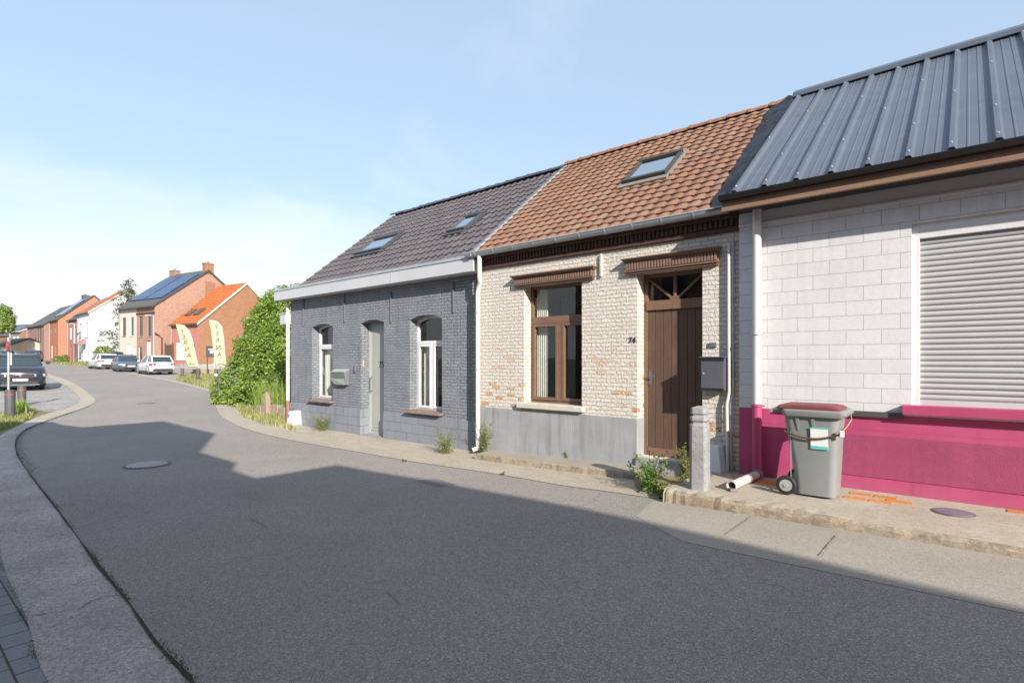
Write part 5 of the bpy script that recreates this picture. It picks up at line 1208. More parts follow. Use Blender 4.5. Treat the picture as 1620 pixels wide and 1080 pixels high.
    m = MB(); m.box(-hl - .02, -hl + .06, -.26, .26, .62 * k, .72 * k); m.build('number_plate', 'whiteband', t)
    if suv:
        m = MB(); m.box(hl - .2, hl + .02, -hw * .7, hw * .7, .24, .28); m.box(hl - .1, hl + .02, -hw * .5, hw * .5, .66 * k, .68 * k); m.build('chrome_strip', 'chrome', t)
        for sg in (1, -1):
            m = MB(); m.tube([(xr0 + .1, sg * tw * .95, H + .0), (xr0 + .2, sg * tw * .95, H + .06), (xr1 - .2, sg * tw * .95, H + .06), (xr1 - .05, sg * tw * .95, H - .0)], .02, 6); m.build('roof_rail', 'chrome', t)
        m = MB(); m.lathe([(.05, .0), (.05, .02)], 10, (hl + .0, 0, .60 * k), 'x'); m.build('badge', 'chrome', t)
    return t
car('white_hatchback', 'white hatchback seen from behind, parked nearest the banners', 245, 44, (-.75, .66), 'carwhite', H=1.5)
car('grey_hatchback', 'blue grey hatchback facing this way between two white cars', 200.5, 48, (.70, -.71), 'cargrey')
car('white_hatchback', 'white hatchback with dark lower bumper, leftmost of the parked row', 163, 53, (-.78, .62), 'carwhite', H=1.46)
car('dark_estate_car', 'dark car parked behind the blue grey hatchback, only its roof showing', 178, 58, (-.7, .71), 'cardark', H=1.6)
car('dark_suv', 'anthracite SUV facing the camera on the paved forecourt at left', 30, 26.2, (.69, -.72), 'cardark', L=4.5, Wd=1.9, H=1.66, suv=True)
car('blue_car', 'dark blue car beyond the SUV on the far side of the bend', 52, 72, (.55, -.83), 'carblue', H=1.5)
car('blue_car', 'dark blue car half hidden behind the SUV at the left edge', 5, 60, (.6, -.8), 'carblue', H=1.5)

# ------------------------------------------------------------------ banners, signs, posts
def banner(px, d, px_top, pytop, label):
    p = At(px, d); t = thing('feather_banner', label, 'banner', p, 0, 'lime feather banners'); k = d / 850
    return t, p, k
def feather(base_px, d, outline, lettercol, label):
    # outline in photo pixels, built as an upright cloth at depth d facing the street
    p = At(base_px, d); k = d / 850; t = thing('feather_banner', label, 'banner', p, 0, 'lime feather banners')
    f = lambda x, y, dy=0: ((x - 810) * k - p.x, dy, EYE - (y - 570) * k - p.z)
    m = MB(); n = len(outline)
    A = [m.V(*f(x, y, -.008 + .02 * math.sin(y * .11))) for x, y in outline]; B = [m.V(*f(x, y, .008 + .02 * math.sin(y * .11))) for x, y in outline]
    h = n // 2
    for q in range(h - 1):
        a, b, c, e = q, q + 1, n - 2 - q, n - 1 - q
        m.face([A[a], A[b], A[c], A[e]]); m.face([B[e], B[c], B[b], B[a]])
    for q in range(n): m.face([A[q], A[(q + 1) % n], B[(q + 1) % n], B[q]])
    m.build('cloth', 'flag', t)
    xs = outline[:h]; pole = [f(x + .3, y, .02) for x, y in xs]; bp = (0, 0, -.2)
    m = MB(); m.tube(pole + [f(xs[-1][0] + .8, xs[-1][1] + 4, .02), (f(xs[-1][0] + 1.5, 0)[0], .02, -.3)], .02, 6, r2=.03); m.build('pole', 'steel', t)
    for ch, (x, y), sz in lettercol:
        text_mesh(ch, sz * k, 'letters', 'lettering', t, lambda a, b, c, x=x, y=y: (f(x, y)[0] + a + (b * -.25 if 0 else 0), .02 * math.sin(y * .11) - .035 - c, f(x, y)[2] + b), .004, mirror=True)
def cv(pts): return [(180 + x / 4.911, 400 + y / 4.911) for x, y in pts]
left1 = cv([(484, 560), (500, 625), (520, 700), (540, 770), (560, 835), (580, 878)])
right1 = cv([(484, 553), (545, 562), (585, 605), (610, 680), (632, 780), (655, 884)])
o1 = right1 + left1[::-1]
let1 = [(c, cv([p])[0], 10.5) for c, p in zip('FERNA', ((530, 612), (543, 655), (556, 700), (572, 748), (588, 795)))] + [('onda', cv([(608, 860)])[0], 5.2)]
feather(312, 41.5, o1, let1, 'left lime green feather banner with mirrored brown letters before the house front')
left2 = cv([(742, 525), (755, 600), (765, 680), (775, 760), (785, 820), (795, 870)])
right2 = cv([(742, 517), (800, 530), (838, 570), (852, 660), (862, 780), (872, 888)])
let2 = [(c, cv([p])[0], 10.8) for c, p in zip('FERNA', ((798, 577), (804, 628), (808, 680), (815, 735), (822, 790)))] + [('onda', cv([(832, 862)])[0], 5.2)]
feather(353, 40.5, right2 + left2[::-1], let2, 'lime green feather banner with mirrored brown letters, the right one against the brick gable')
def cyl_post(px, py, h, r, label, bands=(), cap=True, mat='bollard', group=None, d=None, lean=0):
    p = G(px, py) if d is None else At(px, d); t = thing('bollard', label, 'bollard', p, 0, group)
    m = MB(); m.lathe([(r, -.1), (r, h - .02), (r * .9, h), (r * .3, h + .008)], 20); m.build('shaft', mat, t, smooth=True)
    for z, bm_ in bands: m = MB(); m.lathe([(r + .003, z), (r + .003, z + .03)], 20); m.build('reflector', bm_, t)
    return t
cyl_post(16, 661, .80, .12, 'black bollard with a thin red ring, the nearer one in the weeds at left', [(.66, 'redband')], group='black bollards at the forecourt')
cyl_post(34.5, 641, .68, .12, 'black bollard with a thin red ring, the farther one by the forecourt', [(.52, 'redband')], group='black bollards at the forecourt')
cyl_post(288.5, 598, .68, .11, 'weathered dark bollard at the edge of the parking strip, leftmost by the banners', group='dark bollards by the banners', mat='darkpost')
cyl_post(313, 602, .78, .11, 'weathered dark bollard in the dry grass below the left banner', group='dark bollards by the banners', mat='darkpost')
cyl_post(342, 606, .85, .10, 'dark bollard with a white reflector beside the hedge', [(.45, 'whiteband'), (.50, 'whiteband'), (.55, 'whiteband')], group='dark bollards by the banners')
p = G(13.5, 648); t = thing('road_sign', 'grey pole with a narrow red sign seen nearly edge on, in front of the SUV', 'road sign', p, .9)
kz = p.y / 850
m = MB(); m.tube([(0, 0, -.2), (0, 0, 2.35)], .035, 10); m.build('pole', 'steel', t, smooth=True)
m = MB(); m.lathe([(.02, -.05), (.17, -.045), (.18, -.03), (.17, -.02), (.02, -.02)], 24, (0, 0, 2.06), 'x'); m.build('sign_disc', 'signred', t, smooth=True)
m = MB(); m.box(.05, .06, -.1, .1, 1.45, 1.85); m.build('side_plate', 'whiteband', t)
# information board by the banners
p = At(335, 43); t = thing('notice_board', 'small black notice board on a post between the right banner and the house', 'sign', p, .1)
m = MB(); m.box(-.42, .42, -.03, .03, 1.45, 2.35); m.build('board', 'darkmetal', t, bevel=.01)
m = MB(); m.box(-.38, -.30, -.02, .02, -.2, 1.5); m.build('post', 'brownwood', t)
m = MB(); m.box(-.12, .1, -.034, -.03, 1.75, 1.95); m.box(-.25, .2, -.034, -.03, 2.05, 2.12); m.build('notice', 'whiteband', t)
p = At(325, 44); t = thing('stone_trough', 'dark low planter box in the dry grass below the banners', 'planter', p, .2)
m = MB(); m.hexa([(-.8, -.25, 0), (.8, -.25, 0), (.8, .25, 0), (-.8, .25, 0)], [(-.9, -.3, .42), (.9, -.3, .42), (.9, .3, .42), (-.9, .3, .42)]); m.build('box', 'oldpost', t, bevel=.02)
m = MB(); m.box(-.82, .82, -.24, .24, .40, .44); m.build('soil', 'dirt', t)
# street lamps
def lamp(px, d, topy, label, arm=-1.0, mat='steel', headmat='steel'):
    p = At(px, d); t = thing('street_lamp', label, 'street lamp', p, 0); H = EYE - (topy - 570) * d / 850 - p.z
    m = MB(); m.tube([(0, 0, -.2), (0, 0, H)], .09, 10, r2=.06); m.build('pole', mat, t, smooth=True)
    m = MB(); m.tube([(0, 0, H - .1), (arm * .35, 0, H + .05), (arm, 0, H + .08)], .04, 8); m.build('arm', mat, t, smooth=True)
    m = MB(); m.hexa([(arm - .35, -.14, H), (arm + .35, -.14, H), (arm + .35, .14, H), (arm - .35, .14, H)], [(arm - .3, -.1, H + .16), (arm + .3, -.1, H + .16), (arm + .3, .1, H + .16), (arm - .3, .1, H + .16)]); m.build('lamp_head', headmat, t, bevel=.03)
lamp(243.5, 54, 500, 'grey street lamp pole in front of the brick corner by the parked cars', -.55)
lamp(117.8, 70, 513, 'thin white pole at the verge left of the white house', -.3, 'pvcwhite', 'steel')
lamp(15.5, 74, 527, 'street lamp with dark head above the SUV at far left', -.3, 'steel', 'darkmetal')

# ------------------------------------------------------------------ plants
def leafquad(m, c, size, rnd, flat=None, asp=.55):
    a = Vector((rnd.gauss(0, 1), rnd.gauss(0, 1), rnd.gauss(0, .6))).normalized()
    n = Vector((rnd.gauss(0, 1), rnd.gauss(0, 1), rnd.gauss(.6, 1))) if flat is None else flat + Vector((rnd.gauss(0, .5), rnd.gauss(0, .5), rnd.gauss(0, .5)))
    b = n.cross(a)
    if b.length < 1e-3: return
    b.normalize(); a = b.cross(n).normalized()
    L = size * rnd.uniform(.7, 1.3); wq = L * asp
    p = [c - a * L * .5, c + b * wq * .5 - a * L * .05, c + a * L * .5 - n.normalized() * L * .12, c - b * wq * .5 - a * L * .05]
    m.face([m.V(*q) for q in p])
def blobs_surface(m, blobs, n, size, rnd, zmin, depth=.25, base=(0, 0, 0), tint=(.5, .22), ground=None):
    # leaves in the outer shell of a union of ellipsoids
    areas = [b[3] * b[4] + b[4] * b[5] + b[3] * b[5] for b in blobs]; tot = sum(areas)
    cnt = 0
    while cnt < n:
        r = rnd.uniform(0, tot); i = 0
        while r > areas[i]: r -= areas[i]; i += 1
        bx_, by, bz_, rx, ry, rz_ = blobs[i]
        v = Vector((rnd.gauss(0, 1), rnd.gauss(0, 1), rnd.gauss(0, 1))).normalized(); q = 1 - abs(rnd.gauss(0, depth * .5)) + rnd.uniform(0, .06)
        wob = 1 + .10 * math.sin(v.x * 7 + i) * math.sin(v.y * 6 + 2 * i) + .07 * math.sin(v.z * 11 + 3 * i)
        p = Vector((bx_ + v.x * rx * q * wob, by + v.y * ry * q * wob, bz_ + v.z * rz_ * q * wob))
        if p.z < zmin: cnt += 0; continue
        inside = False
        for j, b in enumerate(blobs):
            if j != i and ((p.x - b[0]) / b[3]) ** 2 + ((p.y - b[1]) / b[4]) ** 2 + ((p.z - b[2]) / b[5]) ** 2 < .62: inside = True; break
        if inside: 
            if rnd.random() < .9: continue
        m.ct = min(1, max(0, rnd.gauss(*tint)))
        leafquad(m, p, size, rnd, Vector((v.x, v.y, v.z + .5)))
        cnt += 1
def shrub(name, label, cat, base, blobs, n, size, mat, rz=0, zmin=0.02, core=True, group=None, trunk=None, tint=(.45, .24), depth=.3):
    rnd = random.Random(hash(label) % 1000 if 0 else len(label) * 7 + n); t = thing(name, label, cat, base, rz, group)
    m = MB(); m.usetint = True; blobs_surface(m, blobs, n, size, rnd, zmin, depth, tint=tint)
    m.build('foliage' if not trunk else 'crown', mat, t, recalc=False)
    m = MB()
    if trunk:
        h, r = trunk; m.tube([(0, 0, -.2), (.05, 0, h * .5), (0, 0, h)], r, 8, r2=r * .5)
        for b in blobs[:5]: m.tube([(0, 0, h * .7), ((b[0]) * .5, b[1] * .5, (h + b[2]) * .5), (b[0], b[1], b[2])], r * .4, 6, r2=r * .15)
        m.build('trunk', 'bark', t)
    else:
        for b in blobs:
            for _ in range(3): m.tube([(b[0] * .6, b[1] * .6, 0), (b[0] + rnd.uniform(-.3, .3), b[1] + rnd.uniform(-.3, .3), b[2]), (b[0] + rnd.uniform(-.5, .5) * b[3], b[1] + rnd.uniform(-.4, .4) * b[4], b[2] + b[5] * .3)], .02, 5, r2=.008)
        m.build('stems', 'bark', t)
    return t
# big hedge beside the grey cottage: positions from its outline
def hb(px, py, d, r, rz_=None, ry=None): x = (px - 810) / 850 * d; return (x, d, EYE - (py - 570) / 850 * d, r, ry or r, rz_ or r)
hp = G(372, 640)
hbl = [hb(366, 618, 20.5, .70), hb(352, 630, 20.2, .42), hb(394, 596, 21, 1.0), hb(420, 566, 21.5, 1.25), hb(440, 520, 21.5, 1.2), hb(446, 492, 22, .95), hb(426, 520, 23, .95), hb(412, 570, 23, 1.1), hb(455, 560, 20.0, 1.3), hb(428, 610, 19.6, 1.0), hb(398, 625, 19.8, .75), hb(468, 500, 22, 1.3), hb(452, 478, 22.3, .55), hb(432, 490, 22.6, .5), hb(383, 604, 21.5, .75), hb(475, 590, 19.5, 1.2), hb(418, 500, 24, .55)]
hbl = [(a - hp.x, b - hp.y, c - hp.z, d, e, f) for a, b, c, d, e, f in hbl]
shrub('leafy_hedge', 'huge sprawling bright green hedge filling the gap left of the grey cottage', 'hedge', hp, hbl, 42000, .105, 'hedge', zmin=.03, tint=(.48, .25))
def grass(name, label, cat, region, n, h, mat, rnd, kind=None, lean=.4, w=.008, zlift=0, curve=True, minpx=None):
    # region: function returning world xy
    m = MB(); m.usetint = True
    for _ in range(n):
        x, y = region(rnd); z = gw(x, y) + zlift; a = rnd.uniform(0, 2 * math.pi); hh = h * rnd.uniform(.35, 1.15); ln = hh * rnd.uniform(.05, lean); ww = w * rnd.uniform(.6, 1.4)
        dx, dy = math.cos(a), math.sin(a); px_, py_ = -dy * ww, dx * ww; m.ct = rnd.random()
        p0 = (x - px_, y - py_, z); p1 = (x + px_, y + py_, z); q0 = (x + dx * ln * .3 - px_ * .8, y + dy * ln * .3 - py_ * .8, z + hh * .55); q1 = (x + dx * ln * .3 + px_ * .8, y + dy * ln * .3 + py_ * .8, z + hh * .55); tp = (x + dx * ln, y + dy * ln, z + hh * .98)
        i = [m.V(*v) for v in (p0, p1, q1, q0, tp)]; m.face([i[0], i[1], i[2], i[3]]); m.face([i[3], i[2], i[4]])
    o = m.build(name, mat, None, recalc=False); tag(o, label, cat, kind=kind); return o
rnd = random.Random(11)
def polyregion(pts):
    P = [G(*p).xy for p in pts]; tris = tessellate_polygon([[Vector((p.x, p.y, 0)) for p in P]]); ar = []
    for t in tris: a, b, c = (P[i] for i in t); ar.append(abs((b - a).cross(c - a)) if hasattr(Vector((0, 0)), 'cross') else 1)
    def f(r):
        k = r.uniform(0, sum(ar)); i = 0
        while k > ar[i]: k -= ar[i]; i += 1
        a, b, c = (P[j] for j in tris[i]); u, v = r.random(), r.random()
        if u + v > 1: u, v = 1 - u, 1 - v
        p = a + (b - a) * u + (c - a) * v; return p.x, p.y
    return f
grass('verge_grass', 'mixed dry and green grass between hedge, stone edging and concrete band', 'grass', polyregion([(385, 660), (372, 645), (400, 636), (454, 648), (456, 672), (470, 684), (440, 676), (410, 670)]), 4200, .17, 'drygrass', rnd, 'stuff')
grass('tall_grass', 'tall pale green feathery grass in front of the hedge', 'grass', polyregion([(402, 655), (412, 640), (452, 642), (452, 660)]), 750, 1.15, 'longgrass', rnd, 'stuff', .5, .010)
grass('banner_grass', 'dry yellow grass around the bollards below the banners', 'grass', polyregion([(275, 600), (290, 592), (345, 590), (345, 612), (332, 617)]), 6500, .22, 'drygrass', rnd, 'stuff', .8, .014)
grass('forecourt_grass', 'dry grass and weeds round the bollards at the left edge', 'grass', polyregion([(-30, 690), (-30, 662), (40, 648), (60, 650), (50, 660), (20, 676)]), 3000, .14, 'drygrass', rnd, 'stuff', .6, .010)
grass('forecourt_grass', 'taller green weeds between the two black bollards', 'grass', polyregion([(22, 655), (26, 648), (46, 650), (42, 658)]), 300, .40, 'longgrass', rnd, 'stuff', .5, .012)
grass('lawn_verge', 'short tan grass verge in front of the white house', 'grass', polyregion([(88, 575), (140, 573.5), (143, 580), (108, 576.8)]), 4200, .25, 'drygrass', rnd, 'stuff', .6, .03)
# moss and grass in the seams
def along(pts, wdt):
    P = P2(pts)
    def f(r):
        i = r.randrange(len(P) - 1); k = r.random(); s = P[i][0] + (P[i + 1][0] - P[i][0]) * k; c = P[i][1] + (P[i + 1][1] - P[i][1]) * k
        w = W(s, c + r.gauss(0, wdt)); return w.x, w.y
    return f
seam = [(299, 1073), (246, 1017), (197, 946), (151, 890), (123, 851), (84.5, 798.6), (46, 749), (30, 725), (25, 708), (28, 692), (42, 679)]
lp = P2(seam); m = MB(); rnd2 = random.Random(2)
Ls_near = [p for p in L_edge if p[0] > -22]
A = None
for i, p in enumerate(Ls_near):
    wv = .003 + .012 * rnd2.random(); z = g(p[0]) + .014
    B = (m.V(p[0] + .0, p[1] - wv, z), m.V(p[0], p[1] + wv * .8, z))
    if A: m.face([A[0], B[0], B[1], A[1]])
    A = B
o = m.build('road_joint', ground_mat('dark_joint', (.025, .025, .02), (.05, .055, .03), (.07, .09, .03), 18, 3, .6, .8), rz=-TH, recalc=False); tag(o, None, None, kind='structure')
def seamgrass(r):
    while True:
        i = r.randrange(len(L_edge) - 1); p, q = L_edge[i], L_edge[i + 1]
        if p[0] < -23: continue
        k = r.random(); s = p[0] + (q[0] - p[0]) * k
        if math.sin(s * 5.1) + math.sin(s * 2.3 + 1) + r.uniform(-1.2, 1.2) < .55 and s > -11: continue
        w = W(s, p[1] + (q[1] - p[1]) * k + r.gauss(0, .02 if s > -11 else .06)); return w.x, w.y
grass('seam_moss', 'moss and low grass tufts in the joint between gutter and asphalt', 'moss', seamgrass, 6500, .013, 'moss', rnd, 'stuff', 1.4, .003)
def gutgrass(r):
    while True:
        i = r.randrange(len(G_in) - 1); p, q = G_in[i], G_in[i + 1]; k = r.random(); s = p[0] + (q[0] - p[0]) * k
        if math.sin(s * 9) + r.uniform(-1, 1) < .3: continue
        w = W(s, p[1] + (q[1] - p[1]) * k + r.gauss(0, .018)); return w.x, w.y
grass('paver_moss', 'small mossy tufts between the block paving and the gutter', 'moss', gutgrass, 1500, .010, 'moss', rnd, 'stuff', 1.4, .003)
# single weeds
def weed(px, py, h, spread, stems, label, mat='weed', dz=0.0, leaf=.035, P=None, flower=True, zz=None):
    p = Vector(P) if P else G(px, py, dz); rnd = random.Random(int(px * 7 + py)); m = MB(); m.usetint = True
    for _ in range(stems):
        a = rnd.uniform(0, 2 * math.pi); ln = spread * rnd.uniform(.2, 1); hh = h * rnd.uniform(.5, 1.05)
        e = Vector((math.cos(a) * ln, math.sin(a) * ln, hh)); mid = Vector((e.x * .35, e.y * .35, hh * .55)); m.ct = rnd.uniform(.2, .6)
        b0 = Vector((rnd.gauss(0, .03), rnd.gauss(0, .03), -.01)); m.tube([b0, mid, e], .004, 4, r2=.0015)
        for k in range(int(10 + 8 * rnd.random())):
            t = rnd.uniform(.1, 1); q = b0.lerp(mid, t * 2) if t < .5 else mid.lerp(e, t * 2 - 1); m.ct = rnd.uniform(0, .8)
            br = Vector((rnd.gauss(0, 1), rnd.gauss(0, 1), rnd.uniform(0, 1.2))).normalized() * rnd.uniform(.2, 1) * spread * .35 * (1.1 - t * .6)
            m.tube([q, q + br], .002, 3, r2=.001); leafquad(m, q + br, leaf * rnd.uniform(.6, 1.2), rnd, asp=.4)
            if flower and rnd.random() < .5: m.ct = 1; leafquad(m, q + br * 1.1, leaf * .5, rnd, asp=.9)
    for _ in range(int(stems * 2.5)):
        m.ct = rnd.uniform(0, .5); a = rnd.uniform(0, 6.28); r = spread * rnd.random() * .6; leafquad(m, Vector((math.cos(a) * r, math.sin(a) * r, rnd.uniform(.01, h * .25))), leaf * 1.6, rnd, asp=.35)
    o = m.build('weed', mat, None, recalc=False, loc=p); tag(o, label, 'weed', 'weeds along the cottage walls'); return o
weed(510, 681, .42, .42, 26, 'low greyish weed at the foot of the grey wall below the small letterbox')
weed(706, 717, .46, .34, 30, 'spreading pale weed at the foot of the grey wall under its wide window')
weed(762, 706, .58, .22, 26, 'upright yellow green weed against the white downpipe between the cottages', P=W(facS(766, 7.06), 7.06, .09))
weed(897, 727, .19, .06, 6, 'small fresh green weed against the bluestone plinth', 'greenweed', dz=.07, flower=False, leaf=.05)
weed(863, 720, .13, .07, 5, 'tiny purplish dry weed on the step left of the fresh green one', 'bark', dz=.07, flower=False, leaf=.03)
weed(1030, 778, .46, .30, 40, 'tangled green weed in front of the brown door step', 'greenweed', leaf=.045)
weed(1085, 768, .54, .19, 34, 'bushy yellow green weed just left of the stone post')
weed(1060, 785, .16, .34, 16, 'low sprawling dry weeds on the dirt between the door and the stone post')
weed(1000, 757, .24, .10, 5, 'thin dark stemmed weed at the corner of the door step', 'greenweed')
weed(640, 730, .04, .06, 6, 'tiny green tuft on the concrete band edge left', 'greenweed', leaf=.03, flower=False)
weed(795, 751, .04, .05, 6, 'tiny green tuft on the concrete band edge in front of the cream cottage', 'greenweed', leaf=.03, flower=False)
weed(1103, 757, .10, .08, 6, 'small weed between the stone post and the white corner guard', P=pv3(1124, 762, .2), leaf=.03)
# dirt patch by the door
sheet('dirt_patch', P2([(1005, 771), (1000, 752), (1040, 742), (1085, 752), (1100, 778), (1060, 790), (1030, 785)]), 'dirt', .012)
# low broken wall with post by the hedge
a = G(405, 655); b = G(452, 662)
t = thing('low_wall', 'low broken brown stone edging with a wooden post beside the grey cottage', 'wall', a, math.atan2(b.y - a.y, b.x - a.x)); Lw = (b - a).length
m = MB(); x = 0; rnd3 = random.Random(4)
while x < Lw: q = rnd3.uniform(.25, .45); m.box(x, x + q - .015, 0, .16, -.1, .32 + rnd3.uniform(-.05, .05)); x += q
m.build('stones', 'oldpost', t, bevel=.02)
m = MB(); m.hexa([(Lw * .38, -.1, -.1), (Lw * .38 + .18, -.1, -.1), (Lw * .38 + .18, .06, -.1), (Lw * .38, .06, -.1)], [(Lw * .38 - .02, -.1, .68), (Lw * .38 + .12, -.1, .74), (Lw * .38 + .13, .05, .72), (Lw * .38, .05, .66)]); m.build('post', 'oldpost', t, bevel=.015)
# shrub by the white gable, shrubs at the verge
p = At(172, 63); p.z = gw(p.x, p.y); shrub('garden_shrub', 'rounded green shrub against the white gable behind the parked cars', 'shrub', p, [(-.6, 0, 1.3, 1.0, .8, 1.0), (.4, 0, 1.0, 1.0, .8, .8), (1.3, .2, .9, .8, .7, .7)], 2600, .22, 'hedge')
p = At(97, 76); shrub('garden_shrub', 'small low shrubs at the foot of the solar roofed house', 'shrub', p, [(-.5, 0, .3, .5, .4, .5), (.5, 0, .4, .5, .4, .55)], 900, .18, 'hedge')
# spruce
p = At(203, 70); t = thing('spruce_tree', 'drooping spruce tree between the white house and the cream and brick one', 'tree', p); rnd = random.Random(8)
Ht = 11.3; m = MB(); m.tube([(0, 0, -.2), (.1, 0, Ht * .5), (0, .1, Ht)], .18, 8, r2=.03)
mm = MB(); mm.usetint = True
for k in range(46):
    z = Ht * (.22 + .76 * k / 46); a = k * 2.4; L_ = (Ht - z) * .34 + .7; L_ *= rnd.uniform(.6, 1.25); e = Vector((math.cos(a) * L_, math.sin(a) * L_, z - L_ * .35 + .3)); s0_ = Vector((0, 0, z))
    m.tube([s0_, s0_.lerp(e, .5) + Vector((0, 0, .15)), e], .03, 5, r2=.01)
    for q in range(int(40 * L_)):
        tt = rnd.uniform(.15, 1.05); c = s0_.lerp(e, tt) + Vector((rnd.gauss(0, .14), rnd.gauss(0, .14), -abs(rnd.gauss(0, .25)))); mm.ct = rnd.random(); leafquad(mm, c, .30, rnd, asp=.3)
m.build('trunk', 'bark', t); mm.build('crown', 'spruce', t, recalc=False)
# tree far left and distant tops
p = At(-6, 82); shrub('broadleaf_tree', 'round green tree rising behind the houses at the far left edge', 'tree', p, [(0, 0, 6.2, 2.2, 2.2, 2.0), (1.0, 0, 5.4, 1.5, 1.6, 1.4), (-1.2, .5, 5.6, 1.8, 1.8, 1.6), (.2, .5, 7.4, 1.4, 1.4, 1.2)], 5200, .30, 'hedge', zmin=3, trunk=(5.5, .25))
p = At(446, 60); shrub('broadleaf_tree', 'dark tree tops peeping over the hedge behind the grey cottage', 'tree', p, [(0, 0, 7.2, 2.2, 2, 1.5), (-1.6, 0, 7.0, 1.0, 1, .9)], 2600, .3, 'hedge', zmin=4, trunk=(7, .25))

# ================================================================== houses across the street (they shade the road)
SUNA, SUNB, SUNC = 2.05, 1.0, 1.10
CW = -1.3
outl = [(64, 668), (131, 675.5), (258, 666), (341, 685.5), (317, 715), (375, 732), (368, 743.7), (405, 756), (533, 735), (680, 759.5), (816, 784), (924, 804), (1033, 827), (1120, 845.5), (1363, 903), (1620, 962)]
prof = []
for px, py in outl:
    q = G(px, py); s, c = SC(q.x, q.y); prof.append((s + SUNA * (c - CW) / SUNB, q.z + SUNC * (c - CW) / SUNB))
print('profile', [(round(a, 2), round(b, 2)) for a, b in prof])
def opp(name, label, pr, mat, xo):
    t = thing(name, label, 'house', W(pr[0][0], CW, 0), -TH); O = (pr[0][0], CW, 0); a, b = pr[0][0], pr[-1][0]
    ws = []; x = a + .8
    while x + 1.0 < b - .4:
        for z0 in (.9, 3.5): ws.append(rect(x, x + 1.0, z0, z0 + 1.35))
        x += 2.3
    m = MB(O); m.wall([(a, -.1), (b, -.1)] + pr[::-1], ws, lambda s, z, d: (s, CW - d, z), .2)
    top = [m.V(s, CW, z) for s, z in pr]; bk = [m.V(s, CW - 7, z - .02) for s, z in pr]
    for k in range(len(pr) - 1): m.face([top[k], top[k + 1], bk[k + 1], bk[k]])
    for s, z in (pr[0], pr[-1]): m.poly([(s, CW, -.1), (s, CW, z), (s, CW - 7, z), (s, CW - 7, -.1)])
    m.poly([(a, CW - 7, -.1), (b, CW - 7, -.1)] + [(s, CW - 7, z - .02) for s, z in pr[::-1]])
    m.build('wall', mat, t, recalc=False)
    for w_ in ws:
        m = MB(O); fx = lambda s, z, d: (s, CW - d, z); frame_ring(m, w_, .06, fx, .12, .18); wn = m.build('window', 'upvc', t)
        m = MB(O); bx(m, fx, w_[0][0] + .05, w_[1][0] - .05, w_[0][1] + .05, w_[2][1] - .05, .15, .16); m.build('pane', 'glassfar', wn)
i3 = 3
eps = .004
pA = [(prof[0][0] - 0.1, prof[0][1]), *prof[1:4]]; xs_ = (prof[3][0] + prof[4][0]) / 2; pA[-1] = (xs_, prof[3][1])
pB = [(xs_ + eps, prof[4][1]), ((prof[5][0] + prof[6][0]) / 2, prof[5][1])]; xb_ = pB[-1][0]
pC = [(xb_ + eps, prof[6][1]), *prof[7:]]; pC = [p for i, p in enumerate(pC) if i == 0 or p[0] > pC[i - 1][0]]
pC.append((pC[-1][0] + 12, pC[-1][1]))
opp('street_house', 'gabled brick house across the street behind the viewer, left of the low link', pA, 'brick_a', 0)
opp('link_building', 'low flat roofed link between the two houses behind the viewer', pB, 'brick_c', 0)
opp('street_house', 'long two storey brick house across the street behind the viewer', pC, 'brick_d', 0)

# ================================================================== sky, sun, camera
world = bpy.data.worlds.new('World'); scene.world = world; world.use_nodes = True
nt = world.node_tree; N = nt.nodes; N.clear()
out = N.new('ShaderNodeOutputWorld'); bg = N.new('ShaderNodeBackground'); nt.links.new(bg.outputs[0], out.inputs[0])
sunv = Vector((-(SUNA * -CU + SUNB * SU), -(SUNA * SU + SUNB * CU), SUNC)).normalized()   # towards the sun
elev = math.asin(sunv.z)
sky = N.new('ShaderNodeTexSky'); sky.sky_type = 'NISHITA'; sky.sun_disc = False; sky.sun_elevation = elev
sky.sun_rotation = math.atan2(sunv.x, sunv.y); sky.air_density = 1.0; sky.dust_density = .6; sky.ozone_density = 1.6; sky.altitude = 0
tc = N.new('ShaderNodeTexCoord'); sp = N.new('ShaderNodeSeparateXYZ'); nt.links.new(tc.outputs['Generated'], sp.inputs[0])
def mth(op, a, b, cl=False):
    n = N.new('ShaderNodeMath'); n.operation = op; n.use_clamp = cl
    for i, v in enumerate((a, b)):
        if hasattr(v, 'is_output'): nt.links.new(v, n.inputs[i])
        else: n.inputs[i].default_value = v
    return n.outputs[0]
zc = mth('ADD', mth('MAXIMUM', sp.outputs[2], 0.0), .18)
cm = N.new('ShaderNodeCombineXYZ'); nt.links.new(mth('DIVIDE', sp.outputs[0], zc), cm.inputs[0]); nt.links.new(mth('DIVIDE', sp.outputs[1], zc), cm.inputs[1])
cn = N.new('ShaderNodeTexNoise'); cn.inputs['Scale'].default_value = 1.1; cn.inputs['Detail'].default_value = 7; cn.inputs['Roughness'].default_value = .55; cn.inputs['Distortion'].default_value = .4
nt.links.new(cm.outputs[0], cn.inputs['Vector'])
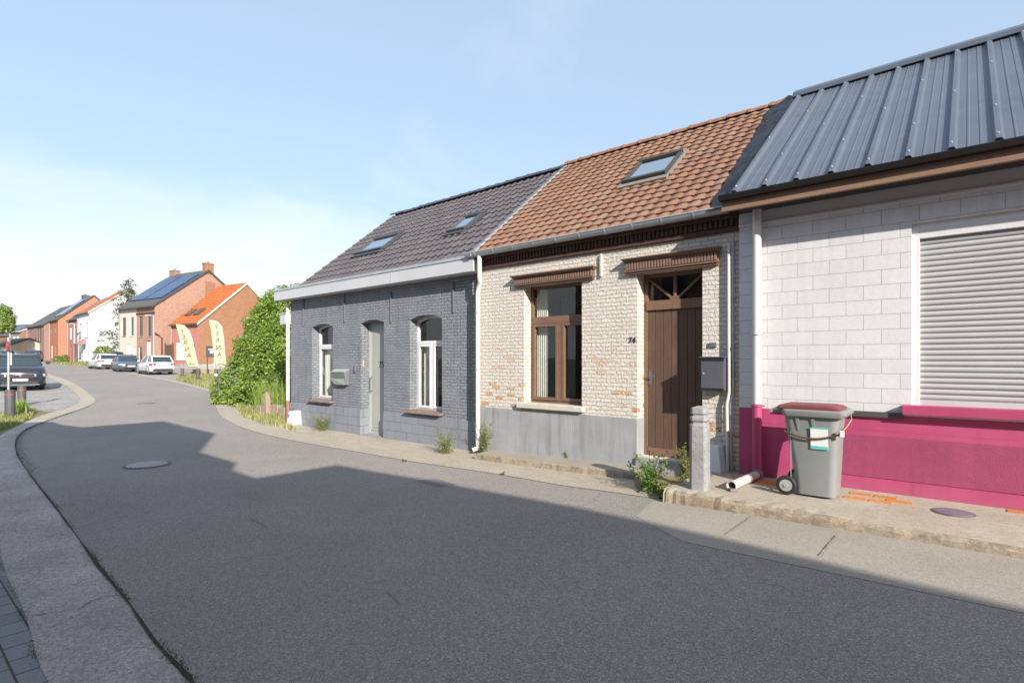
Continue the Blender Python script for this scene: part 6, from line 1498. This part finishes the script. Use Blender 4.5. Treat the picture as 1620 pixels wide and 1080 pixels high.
# cloud bank low in the west (left), thin veils above
lowm = N.new('ShaderNodeMapRange'); nt.links.new(sp.outputs[2], lowm.inputs[0]); lowm.inputs[1].default_value = .33; lowm.inputs[2].default_value = .02
left = N.new('ShaderNodeMapRange'); nt.links.new(sp.outputs[0], left.inputs[0]); left.inputs[1].default_value = .55; left.inputs[2].default_value = -.55
cov = mth('MULTIPLY', lowm.outputs[0], mth('ADD', mth('MULTIPLY', left.outputs[0], .65), .10))
cl = mth('ADD', mth('MULTIPLY', mth('SUBTRACT', cn.outputs[0], .5), 2.2), mth('SUBTRACT', mth('MULTIPLY', cov, 2.1), .10), True)
cl2 = mth('MULTIPLY', cl, .92, True)
mx = N.new('ShaderNodeMix'); mx.data_type = 'RGBA'; nt.links.new(cl2, mx.inputs[0]); nt.links.new(sky.outputs[0], mx.inputs[6]); mx.inputs[7].default_value = (6.7, 6.95, 7.25, 1)
vl = N.new('ShaderNodeMix'); vl.data_type = 'RGBA'; vl.inputs[0].default_value = .44; vl.inputs[7].default_value = (5.9, 7.4, 9.2, 1); nt.links.new(sky.outputs[0], vl.inputs[6]); nt.links.new(vl.outputs[2], mx.inputs[6])
nt.links.new(mx.outputs[2], bg.inputs[0]); bg.inputs[1].default_value = .092
sd = bpy.data.lights.new('sun', 'SUN'); sd.energy = 5.0; sd.angle = math.radians(.53); sd.color = (1, .925, .825)
so = bpy.data.objects.new('sun', sd); COL.objects.link(so); so.rotation_euler = (-sunv).to_track_quat('-Z', 'Y').to_euler(); so.location = (0, 0, 30)
cam = bpy.data.cameras.new('camera'); cam.sensor_width = 36; cam.lens = F * 36 / 1620; cam.shift_y = (HY - 540) / 1620; cam.clip_end = 2000; cam.clip_start = .05
co = bpy.data.objects.new('camera', cam); COL.objects.link(co); co.location = (0, 0, EYE); co.rotation_euler = (math.radians(90), 0, 0)
scene.camera = co
scene.view_settings.view_transform = 'Standard'; scene.view_settings.look = 'None'; scene.view_settings.exposure = .76; scene.view_settings.gamma = 1
scene.render.resolution_x = 1024; scene.render.resolution_y = 682
